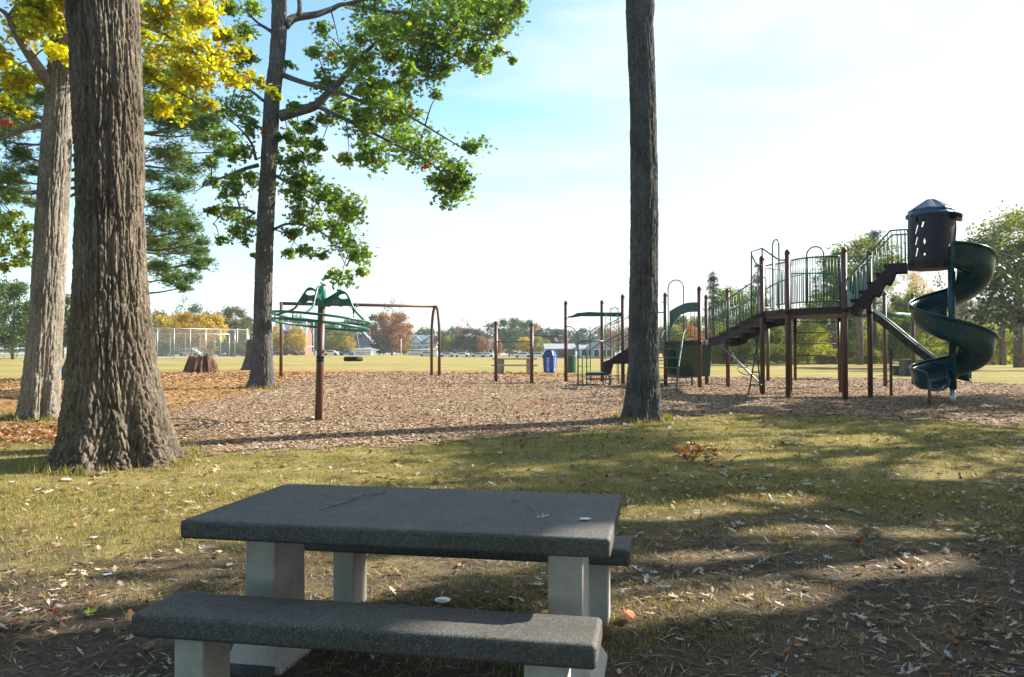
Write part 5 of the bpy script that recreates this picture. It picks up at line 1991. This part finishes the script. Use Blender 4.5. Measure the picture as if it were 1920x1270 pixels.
# woods behind the playground
def conifer(u, vt, w, d, label, color='blue', seed=0, layers=8, vlow=None, dens=90):
    b = on_ground(u, d)
    zt = at(u, vt, d).z; h = zt - b.z
    root = thing('pine_tree', label, 'tree', b)
    MB().tube([b - Vector((0, 0, .2)), b + Vector((0, 0, h * .97))], [h * .018 + .08, .04], 8).build('trunk', M['bark_plain'], root, smooth=True)
    R0 = w / 2 * d / F_PX
    zl = (at(u, vlow, d).z - b.z) / h if vlow else .3
    pts = []; mb = MB()
    for k in range(layers):
        t = (k + .5) / layers
        z = b.z + h * (zl + (1.0 - zl) * t)
        rr_ = R0 * (1 - t * .86) * random.uniform(.75, 1.1)
        for q in range(7):
            if random.random() < .22:
                continue
            a = q * 2 * PI / 7 + k * .7 + random.uniform(-.4, .4)
            rl = rr_ * random.uniform(.45, 1.2)
            z = b.z + h * (zl + (1.0 - zl) * min(.97, t + random.uniform(-.6, .6) / layers))
            e = Vector((b.x + math.cos(a) * rl, b.y + math.sin(a) * rl, z + rl * random.uniform(-.05, .35)))
            mb.tube([Vector((b.x, b.y, z)), e], [.05, .015], 5)
            n_ = dens // 4
            tt = RNG.uniform(.25, 1.05, n_)
            pp = np.array(Vector((b.x, b.y, z)))[None] * (1 - tt[:, None]) + np.array(e)[None] * tt[:, None]
            pts.append(pp + RNG.normal(0, 1, (n_, 3)) * np.array([.22, .22, .14]) * R0 * .6)
    mb.build('branches', M['bark_plain'], root, smooth=True)
    pts = np.concatenate(pts)
    np_mesh('needles', pine_tufts(pts, .07 * R0 + .24, 8), 3, FMN, root)
    return root


FMN = leafmat('far_needles', [(0, (.025, .065, .045)), (1, (.06, .11, .06))], .25, .6)
conifer(1338, 512, 46, 85, 'small pointed pine rising behind the low deck stairs', layers=7, vlow=600)
conifer(1388, 545, 40, 95, 'shorter pine behind the sloping bridge', layers=6, vlow=620)
conifer(1422, 496, 60, 80, 'ragged pine behind the raised rails of the upper deck', layers=8, vlow=610)
conifer(1565, 476, 74, 76, 'broad dark pine behind the bowed railing of the upper deck', layers=8, vlow=590, dens=140)
conifer(1640, 436, 84, 82, 'tall open pine behind the top stairs', layers=9, vlow=590, dens=110)
conifer(1530, 520, 40, 100, 'slim pine between the deck hoop and the broad pine', layers=6, vlow=620)
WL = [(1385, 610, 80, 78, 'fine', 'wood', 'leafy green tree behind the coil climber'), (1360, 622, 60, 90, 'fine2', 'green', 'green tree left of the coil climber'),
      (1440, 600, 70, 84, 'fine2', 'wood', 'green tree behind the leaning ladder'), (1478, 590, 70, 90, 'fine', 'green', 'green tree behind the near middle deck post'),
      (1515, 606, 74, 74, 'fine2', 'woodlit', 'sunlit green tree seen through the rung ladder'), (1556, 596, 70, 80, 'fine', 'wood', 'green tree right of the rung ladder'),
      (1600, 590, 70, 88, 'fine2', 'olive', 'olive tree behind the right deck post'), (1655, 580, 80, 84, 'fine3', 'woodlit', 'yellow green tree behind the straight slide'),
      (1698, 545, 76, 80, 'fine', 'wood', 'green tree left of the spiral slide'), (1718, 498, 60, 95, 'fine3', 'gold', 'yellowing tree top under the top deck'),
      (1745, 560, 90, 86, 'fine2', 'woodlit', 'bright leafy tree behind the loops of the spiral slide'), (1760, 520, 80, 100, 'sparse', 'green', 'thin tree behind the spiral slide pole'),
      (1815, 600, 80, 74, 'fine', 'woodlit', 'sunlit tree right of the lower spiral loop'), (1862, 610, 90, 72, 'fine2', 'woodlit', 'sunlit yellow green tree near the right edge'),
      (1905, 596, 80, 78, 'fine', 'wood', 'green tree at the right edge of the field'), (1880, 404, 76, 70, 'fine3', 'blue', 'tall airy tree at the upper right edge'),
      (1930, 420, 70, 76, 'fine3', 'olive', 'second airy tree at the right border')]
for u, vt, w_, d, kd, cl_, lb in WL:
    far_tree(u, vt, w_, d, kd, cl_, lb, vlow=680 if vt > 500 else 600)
for i, u in enumerate(range(1255, 2080, 34)):
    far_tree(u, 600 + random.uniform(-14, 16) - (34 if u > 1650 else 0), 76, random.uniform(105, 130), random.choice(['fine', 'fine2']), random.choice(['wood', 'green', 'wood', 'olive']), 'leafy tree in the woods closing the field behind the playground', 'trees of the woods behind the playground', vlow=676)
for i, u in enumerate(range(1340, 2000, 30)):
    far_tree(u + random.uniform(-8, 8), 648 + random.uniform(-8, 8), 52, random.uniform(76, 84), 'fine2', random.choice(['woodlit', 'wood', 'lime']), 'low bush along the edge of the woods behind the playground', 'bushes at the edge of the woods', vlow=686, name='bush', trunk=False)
for u, d, w_ in ((1612, 72, 12), (1910, 58, 16), (1384, 84, 8), (1560, 90, 7)):
    b = on_ground(u, d); r_ = w_ / 2 * d / F_PX
    root = thing('tree', {1612: 'tree with a stout grey trunk between the two right deck posts', 1910: 'dark trunked tree at the right edge of the field', 1384: 'slim dark trunked tree behind the coil climber', 1560: 'thin trunked tree behind the rung ladder'}[u], 'tree', b)
    MB().tube([b - Vector((0, 0, .2)), b + Vector((0, 0, 4)), b + Vector((.2, 0, 9 if u in (1612, 1910) else 6))], [r_ * 1.2, r_, r_ * .6], 10).build('trunk', M['bark_plain'], root, smooth=True)
    put_crown('crown', CR['fine2'], FM['wood'], root, b + Vector((0, 0, 8.2 if u in (1612, 1910) else 5.6)), (3.4, 3.4, 3.2 if u in (1612, 1910) else 2.4), u)
# nearer canopy at the right edge, its shade put into darker leaf colour
def near_tree(u, d, parts, label):
    b = on_ground(u, d)
    root = thing('tree', label, 'tree', b)
    MB().tube([b - Vector((0, 0, .2)), b + Vector((0, 0, 4)), b + Vector((.3, 0, 8))], [.34, .28, .1], 10).build('trunk', M['bark_plain'], root, smooth=True)
    pts = []; mb = MB()
    for uu, vv, r in parts:
        c = at(uu, vv, d + random.uniform(-2, 2)); rm = r * d / F_PX
        p, sub = clump_points(c, rm, int(150 * (r / 30) ** 1.6) + 20, 7); pts.append(p)
        s_ = b + Vector((0, 0, max(2.5, (c.z - b.z) * .7)))
        mb.tube(curve_pts([s_, s_.lerp(c, .5) + Vector((0, 0, .3)), c], 4), list(np.linspace(.08, .02, 9)), 5)
    mb.build('branches', M['bark_plain'], root, smooth=True)
    pts = np.concatenate(pts)
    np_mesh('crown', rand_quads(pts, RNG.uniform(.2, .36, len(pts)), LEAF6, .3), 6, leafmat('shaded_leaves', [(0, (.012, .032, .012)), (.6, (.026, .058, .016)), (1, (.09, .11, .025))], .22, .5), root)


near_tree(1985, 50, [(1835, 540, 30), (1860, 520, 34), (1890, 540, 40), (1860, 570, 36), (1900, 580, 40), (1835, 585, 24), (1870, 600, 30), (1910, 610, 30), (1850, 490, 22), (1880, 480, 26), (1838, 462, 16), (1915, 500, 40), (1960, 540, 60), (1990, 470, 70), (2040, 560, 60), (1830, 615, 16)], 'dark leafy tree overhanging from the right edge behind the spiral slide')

# ------------------------------------------------------------------ tennis court with its fence and net
cp0, cp1 = on_ground(-160, 96), on_ground(452, 103)
tag(MB().prism([Vector((x_, y_, float(gz(x_, y_)) + .03)) for x_, y_ in ((-90, 95), (-38, 101), (-38, 122), (-90, 122))], (0, 0, -.3)).build('tennis_court', plain('court_asphalt', (.22, .24, .28), .9, .1, .5), None), kind='structure')


def meshmat():
    t = NT('chain_link')
    v = t.pos()
    w1 = t.n('ShaderNodeTexWave', bands_direction='DIAGONAL'); w1.inputs['Scale'].default_value = 9
    t.l(v, w1.inputs['Vector'])
    a = t.math('MULTIPLY', t.ramp(w1.outputs['Fac'], [(.55, .03), (.9, .15)]), 1.0)
    p = t.bsdf((.45, .47, .48), .5, None, .5, .3)
    tr = t.n('ShaderNodeBsdfTransparent')
    mx_ = t.n('ShaderNodeMixShader')
    t.l(a, mx_.inputs[0]); t.l(tr.outputs[0], mx_.inputs[1]); t.l(p, mx_.inputs[2])
    return t.done(mx_.outputs[0])


M['mesh'] = meshmat()


def fence(pts, h, label, n, gate=False):
    root = thing('chain_link_fence', label, 'fence', pts[0])
    for i in range(n + 1):
        t = i / n * (len(pts) - 1); k = min(int(t), len(pts) - 2)
        p = pts[k].lerp(pts[k + 1], t - k); p.z = float(gz(p.x, p.y))
        MB().tube([p - Vector((0, 0, .1)), p + Vector((0, 0, h))], .06, 8).build('post', M['steel'], root, smooth=True)
    tp = [Vector((p.x, p.y, float(gz(p.x, p.y)) + h)) for p in pts]
    MB().tube(tp, .045, 8).build('top_rail', M['steel'], root, smooth=True)
    mb = MB()
    for a, b in zip(pts[:-1], pts[1:]):
        a = Vector((a.x, a.y, float(gz(a.x, a.y)) + .05)); b = Vector((b.x, b.y, float(gz(b.x, b.y)) + .05))
        mb.add([a, b, b + Vector((0, 0, h - .07)), a + Vector((0, 0, h - .07))], [(0, 1, 2, 3)])
    mb.build('wire_mesh', M['mesh'], root)
    return root


fence([on_ground(262, 92), on_ground(466, 106)], 3.75, 'tall chain-link fence with pale posts behind the jagged stump', 7)
fence([on_ground(262, 120), on_ground(430, 124)], 3.6, 'second chain-link fence farther back across the tennis court', 6)
fence([on_ground(-120, 124), on_ground(135, 124)], 4.6, 'high chain-link fence behind the tennis net at the left edge', 5)
nb_ = on_ground(48, 104)
net = thing('tennis_net', 'tennis net with a white band seen left of the pale trunk', 'net', nb_)
for u in (48, -140):
    q = on_ground(u, 104)
    MB().tube([q, q + Vector((0, 0, 1.35))], .07, 8).build('post', M['white_paint'], net, smooth=True)
q0, q1 = on_ground(48, 104), on_ground(-140, 104)
MB().tube([q0 + Vector((0, 0, 1.3)), (q0 + q1) / 2 + Vector((0, 0, 1.0)), q1 + Vector((0, 0, 1.3))], .07, 6).build('band', M['white_paint'], net, smooth=True)
MB().add([q0 + Vector((0, 0, .05)), q1 + Vector((0, 0, .05)), q1 + Vector((0, 0, 1.28)), (q0 + q1) / 2 + Vector((0, 0, .98)), q0 + Vector((0, 0, 1.28))], [(0, 1, 2, 3, 4)]).build('netting', M['mesh'], net)
# goal posts
for (ua, ub, vt_, vx_, d, lab) in ((575, 588, 600, 650, 190, 'white goal posts on the field behind the spinner mast'), (445, 463, 616, 645, 150, 'white goal posts by the end of the chain-link fence')):
    a, b = on_ground(ua, d - 3), on_ground(ub, d + 2)
    g = thing('goal_posts', lab, 'goal posts', (a + b) / 2)
    for q in (a, b):
        MB().tube([q, Vector((q.x, q.y, at(ua, vt_, q.y).z))], .08, 8).build('upright', M['white_paint'], g, smooth=True)
    zc = at(ua, vx_, d).z
    MB().tube([Vector((a.x, a.y, zc)), Vector((b.x, b.y, zc))], .07, 8).build('crossbar', M['white_paint'], g, smooth=True)
pl = on_ground(752, 215)
tag(MB().tube([pl, pl + Vector((0, 0, 4.6))], .09, 8).build('light_pole', M['white_paint'], None, smooth=True), 'slim white pole right of the red maple', 'pole')

# ------------------------------------------------------------------ houses along the street
def wallm(n_, c):
    return plain(n_, c, .8, .08, .8)


HM = {'white': wallm('house_white', (.74, .75, .76)), 'slate': wallm('house_slate', (.12, .16, .22)), 'brick': wallm('house_brick', (.30, .11, .08)), 'cream': wallm('house_cream', (.55, .52, .46)),
      'grey': wallm('house_grey', (.30, .32, .36)), 'rdark': wallm('roof_dark', (.09, .10, .115)), 'rblue': wallm('roof_slate', (.16, .20, .26)), 'rgrey': wallm('roof_grey', (.26, .27, .28)), 'rbrown': wallm('roof_brown', (.16, .12, .10))}


def house(name, u0, u1, vw, vr, d, wall, roof, label, gables=0, porch=False, depth=9, dormer=False, win=4, ridge_side=True):
    """vw: row of the eaves, vr: row of the ridge"""
    a, b = on_ground(u0, d), on_ground(u1, d)
    z0 = min(a.z, b.z) - .1
    ze, zr_ = at(u0, vw, d).z, at(u0, vr, d).z
    root = thing(name, label, 'house', ((a.x + b.x) / 2, d, z0))
    x0, x1 = a.x, b.x; W_ = x1 - x0; xc = (x0 + x1) / 2
    mb = MB()
    if ridge_side:      # ridge runs left to right
        mb.prism([(x0, d, z0), (x0, d + depth, z0), (x0, d + depth, ze), (x0, d + depth / 2, zr_ - .15), (x0, d, ze)], (W_, 0, 0))
        wl = mb.build('wall', HM[wall], root)
        rf = MB().prism([(x0 - .4, d - .5, ze - .1), (x0 - .4, d + depth / 2, zr_), (x0 - .4, d + depth + .5, ze - .1), (x0 - .4, d + depth + .5, ze + .1), (x0 - .4, d + depth / 2, zr_ + .25), (x0 - .4, d - .5, ze + .1)], (W_ + .8, 0, 0)).build('roof', HM[roof], root)
    else:
        mb.prism([(x0, d, z0), (x1, d, z0), (x1, d, ze), (xc, d, zr_ - .15), (x0, d, ze)], (0, depth, 0))
        wl = mb.build('wall', HM[wall], root)
        rf = MB().prism([(x0 - .5, d - .4, ze - .1), (xc, d - .4, zr_), (x1 + .5, d - .4, ze - .1), (x1 + .5, d - .4, ze + .1), (xc, d - .4, zr_ + .25), (x0 - .5, d - .4, ze + .1)], (0, depth + .8, 0)).build('roof', HM[roof], root)
    for k in range(gables):
        gx = x0 + W_ * (k + .5) / gables; gw = W_ / gables * .42
        zt_ = ze + (zr_ - ze) * .86
        MB().prism([(gx - gw, d - .35, ze - .4), (gx + gw, d - .35, ze - .4), (gx + gw, d - .35, ze), (gx, d - .35, zt_ - .1), (gx - gw, d - .35, ze)], (0, depth * .4, 0)).build('gable', HM['white'], root)
        MB().prism([(gx - gw - .35, d - .6, ze - .15), (gx, d - .6, zt_), (gx + gw + .35, d - .6, ze - .15), (gx + gw + .35, d - .6, ze + .05), (gx, d - .6, zt_ + .25), (gx - gw - .35, d - .6, ze + .05)], (0, depth * .4, 0)).build('gable_roof', HM[roof], root)
    rows_ = 2 if ze - z0 > 4.6 else 1
    for r in range(rows_):
        for k in range(win):
            wx = x0 + W_ * (k + .5) / win; wz = z0 + (ze - z0) * ((r + .55) / rows_) + .1
            wf = MB().box((wx, d - .37, wz), (1.25, .08, 1.7)).build('window', M['white_paint'], root)
            MB().box((wx, d - .42, wz), (1.0, .06, 1.45)).build('pane', M['glass_dark'], wf)
    if porch:
        zp = z0 + (ze - z0) * .48
        MB().prism([(x0 - .8, d - 3.2, zp - .15), (x1 + .8, d - 3.2, zp - .15), (x1 + .8, d - .45, zp + .6), (x0 - .8, d - .45, zp + .6)], (0, 0, .18)).build('porch_roof', HM['rgrey'], root)
        MB().box((xc, d - 1.8, z0 + .4), (W_ + 1.2, 2.7, .7)).build('porch_floor', HM['white'], root)
        for k in range(5):
            px_ = x0 - .4 + (W_ + .8) * k / 4
            MB().box((px_, d - 3.0, (z0 + .75 + zp - .15) / 2), (.22, .22, zp - z0 - .9)).build('porch_post', M['white_paint'], root)
        MB().box((xc, d - 3.0, z0 + 1.3), (W_ + .8, .06, .7)).build('porch_rail', M['white_paint'], root)
    MB().box((x0 + W_ * .7, d + depth * .55, zr_ + .2), (.7, .7, 1.8)).build('chimney', HM['brick'], rf)
    return root


house('house', 768, 818, 644, 629, 250, 'white', 'rblue', 'white two storey house with two gables and a long front porch', 2, True)
house('house', 665, 696, 644, 624, 250, 'slate', 'rblue', 'slate blue gambrel style house with a porch behind the tyre swing', 0, True, ridge_side=False, win=3)
house('house', 512, 538, 626, 604, 255, 'brick', 'rblue', 'red brick house with a blue grey roof behind the yellow trees', 1)
house('house', 546, 572, 626, 606, 262, 'brick', 'rgrey', 'brick house with a white gable left of the goal posts', 1)
house('house', 908, 924, 650, 636, 250, 'cream', 'rbrown', 'small cream house peeking out beside the dark round tree', 0, win=2)
house('house', 1024, 1078, 655, 646, 170, 'white', 'rgrey', 'long low white building with a grey roof behind the blue bin', 0, win=6, depth=12)
house('house', 1112, 1148, 655, 637, 160, 'grey', 'rgrey', 'grey gabled house behind the step-up section', 0, win=3, ridge_side=False, depth=14)
house('house', 1090, 1114, 657, 648, 166, 'white', 'rgrey', 'small pale house left of the grey gabled house', 0, win=2)
house('house', 415, 460, 656, 648, 180, 'brick', 'rgrey', 'low brick house behind the chain-link fence', 0, win=4)
house('house', 1352, 1372, 668, 658, 110, 'brick', 'rbrown', 'low brown shed at the edge of the woods', 0, win=1, depth=6)


def car(u, d, col, label, yaw=0.0, L=4.4):
    b = on_ground(u, d)
    root = thing('parked_car', label, 'car', b, 'cars parked along the street')
    root.rotation_euler = (0, 0, yaw)
    o_ = OFF[root.name]
    prof_ = [(-.5, .30), (-.5, .62), (-.47, .78), (-.30, .84), (-.18, 1.28), (-.10, 1.40), (.16, 1.40), (.28, 1.24), (.38, .90), (.48, .80), (.5, .55), (.5, .30)]
    MB().prism([o_ + Vector((x_ * L, -.85, z_)) for x_, z_ in prof_], (0, 1.7, 0)).build('body', car_m[col], root, bevel=.06)
    for s in (-1, 1):
        MB().prism([o_ + Vector((x_ * L, s * .86, z_)) for x_, z_ in ((-.26, .88), (-.16, 1.26), (.15, 1.28), (.26, .92))], (0, s * .012, 0)).build('side_window', M['glass_dark'], root)
        for x_ in (-.30, .31):
            MB().lathe(o_ + Vector((x_ * L, s * .74, .33)), [(.33, 0), (.33, s * .16), (.2, s * .17)], 16, (0, 1, 0)).build('wheel', M['rubber'], root)
    return root


car_m = {'white': plain('car_white', (.70, .71, .72), .25, .04), 'blue': plain('car_blue', (.05, .16, .42), .25, .05), 'silver': plain('car_silver', (.45, .47, .50), .25, .05, metal=.3), 'dark': plain('car_dark', (.03, .035, .045), .25, .05)}
for u, d, c_, lab in ((620, 212, 'white', 'white parked car right of the spinner mast base'), (650, 214, 'blue', 'blue parked car left of the tyre swing'), (800, 216, 'silver', 'silver parked car in front of the white porch'),
                      (838, 216, 'silver', 'silver parked car right of the arched swing legs'), (866, 214, 'white', 'white parked car under the dark round tree, the leftmost of three'), (897, 214, 'silver', 'silver parked car under the dark round tree'), (912, 215, 'white', 'white parked car at the right of the dark round tree'),
                      (980, 190, 'white', 'white parked car seen between the chin-up posts'), (1008, 190, 'white', 'white parked car just left of the blue bin'), (545, 214, 'dark', 'dark parked car under the yellow street trees'),
                      (402, 150, 'white', 'white parked car behind the chain-link fence'), (1052, 150, 'dark', 'dark parked car behind the green barrel'), (356, 152, 'silver', 'silver parked car behind the jagged stump')):
    car(u, d, c_, lab)

# ------------------------------------------------------------------ bins and far picnic tables
p = ground(1031, 699); d = p.y
w_ = 24 * d / F_PX
rb = thing('recycling_bin', 'blue recycling bin with white lettering behind the chin-up posts', 'recycling bin', p)
e1 = Vector((.93, -.36, 0)); e2 = Vector((.36, .93, 0))
def sq(h, a, b_):
    return [p + e1 * (sx * a) + e2 * (sy * b_) + Vector((0, 0, h)) for sx, sy in ((-1, -1), (1, -1), (1, 1), (-1, 1))]
def frust(levels):
    vs, fs = [], []
    for h, a, b_ in levels:
        vs += sq(h, a, b_)
    for i in range(len(levels) - 1):
        for k in range(4):
            k2 = (k + 1) % 4
            fs.append((4 * i + k, 4 * i + k2, 4 * i + 4 + k2, 4 * i + 4 + k))
    n_ = 4 * (len(levels) - 1)
    fs += [(3, 2, 1, 0), (n_, n_ + 1, n_ + 2, n_ + 3)]
    return MB().add(vs, fs)
bd = frust([(0, .27, .27), (.86, .31, .31)]).build('body', M['bin_blue'], rb, bevel=.02)
lid = frust([(.862, .325, .325), (.90, .325, .325), (1.20, .20, .23), (1.22, .19, .22)]).build('lid', M['bin_lid'], rb, bevel=.02)
n_ = (-e2)
MB().lathe(p + e2 * -.262 + Vector((0, 0, 1.06)), [(.075, 0), (.075, .02)], 16, -e2).build('opening', M['glass_dark'], lid)
def text(body, loc_, right, up, size, m, par):
    fc = bpy.data.curves.new('lettering', 'FONT'); fc.body = body; fc.size = size; fc.align_x = 'CENTER'; fc.align_y = 'CENTER'; fc.extrude = .002; fc.offset = .004
    o = bpy.data.objects.new('lettering', fc); COL.objects.link(o)
    fc.materials.append(m)
    n3 = right.cross(up)
    R_ = Matrix(((right.x, up.x, n3.x), (right.y, up.y, n3.y), (right.z, up.z, n3.z)))
    bpy.context.view_layer.update()
    me = bpy.data.meshes.new_from_object(o.evaluated_get(bpy.context.evaluated_depsgraph_get()))
    bpy.data.objects.remove(o)
    me.transform(Matrix.Translation(loc_ - OFF[par.name]) @ R_.to_4x4())
    me.materials.clear()
    return link_mesh('lettering', me, m, par)
slope = Vector((0, 0, 1)) + e2 * -.047
text('RECYCLE', p + e2 * -.300 + Vector((0, 0, .45)), slope.normalized(), -e1, .185, M['plastic_white'], bd)
text('RECYCLE', p + e1 * .300 + Vector((0, 0, .45)), (Vector((0, 0, 1)) + e1 * .047).normalized(), -e2, .185, M['plastic_white'], bd)
p = ground(1070, 699)
p = on_ground(1070, p.y)
bb = thing('trash_barrel', 'dark green ribbed trash barrel right of the blue bin', 'trash barrel', p)
pr_ = []
for i in range(25):
    z_ = .88 * i / 24
    pr_.append((.285 + (.012 if abs(z_ - .29) < .03 or abs(z_ - .59) < .03 else 0), z_))
MB().lathe(p, pr_ + [(.26, .88), (.255, .5)], 24).build('drum', plain('barrel_green', (.012, .07, .045), .4, .2, 4.0), bb, smooth=True)
MB().lathe(p + Vector((0, 0, .87)), [(.30, 0), (.30, .03), (.24, .05)], 24).build('rim', M['green_dark'], bb, smooth=True)


def far_table(u, vb, half_w, m, label, yaw, sc=1.0, bench_side=-1):
    q = ground(u, vb); q = on_ground(u, q.y + .8)
    ax = Vector((math.cos(yaw), math.sin(yaw), 0)); ay = Vector((-math.sin(yaw), math.cos(yaw), 0))
    r = thing('picnic_table', label, 'picnic table', q)
    L_ = half_w * 2 * q.y / F_PX
    MB().box(q + Vector((0, 0, .74 * sc)), (L_, .85, .08), ax, ay).build('tabletop', m, r, bevel=.015)
    for s in (-1, 1):
        MB().box(q + ax * (s * L_ * .33) + Vector((0, 0, .35 * sc)), (.36, .5, .70 * sc), ax, ay).build('leg', m, r, bevel=.01)
    for sd in (-1, 1):
        bq = q + ay * (sd * .72)
        r2 = thing('picnic_bench', label.replace('picnic table', 'bench of the picnic table') + (' on its near side' if sd < 0 else ' on its far side'), 'bench', bq, 'benches of the far picnic tables')
        MB().box(bq + Vector((0, 0, .43 * sc)), (L_ * 1.02, .32, .07), ax, ay).build('seat', m, r2, bevel=.012)
        for s in (-1, 1):
            MB().box(bq + ax * (s * L_ * .35) + Vector((0, 0, .2 * sc)), (.30, .26, .40 * sc), ax, ay).build('leg', m, r2, bevel=.01)
    return r


far_table(966, 702, 42, M['concrete_tan'], 'pale tan concrete picnic table behind the chin-up posts', -.05, 1.05)
far_table(1720, 706, 36, M['slab'], 'dark concrete picnic table behind the straight slide', .1, 1.0)

# ------------------------------------------------------------------ autumn air: far things fade a little
hz = MB().box((0, 205, 22), (900, 560, 50)).build('haze', None)
t = NT('haze_air')
pv = t.n('ShaderNodeVolumePrincipled')
pv.inputs['Color'].default_value = (.93, .96, 1.0, 1)
pv.inputs['Density'].default_value = .00034
pv.inputs['Anisotropy'].default_value = .35
t.l(pv.outputs[0], t.out.inputs['Volume'])
hz.data.materials.append(t.m)
tag(hz, kind='stuff')
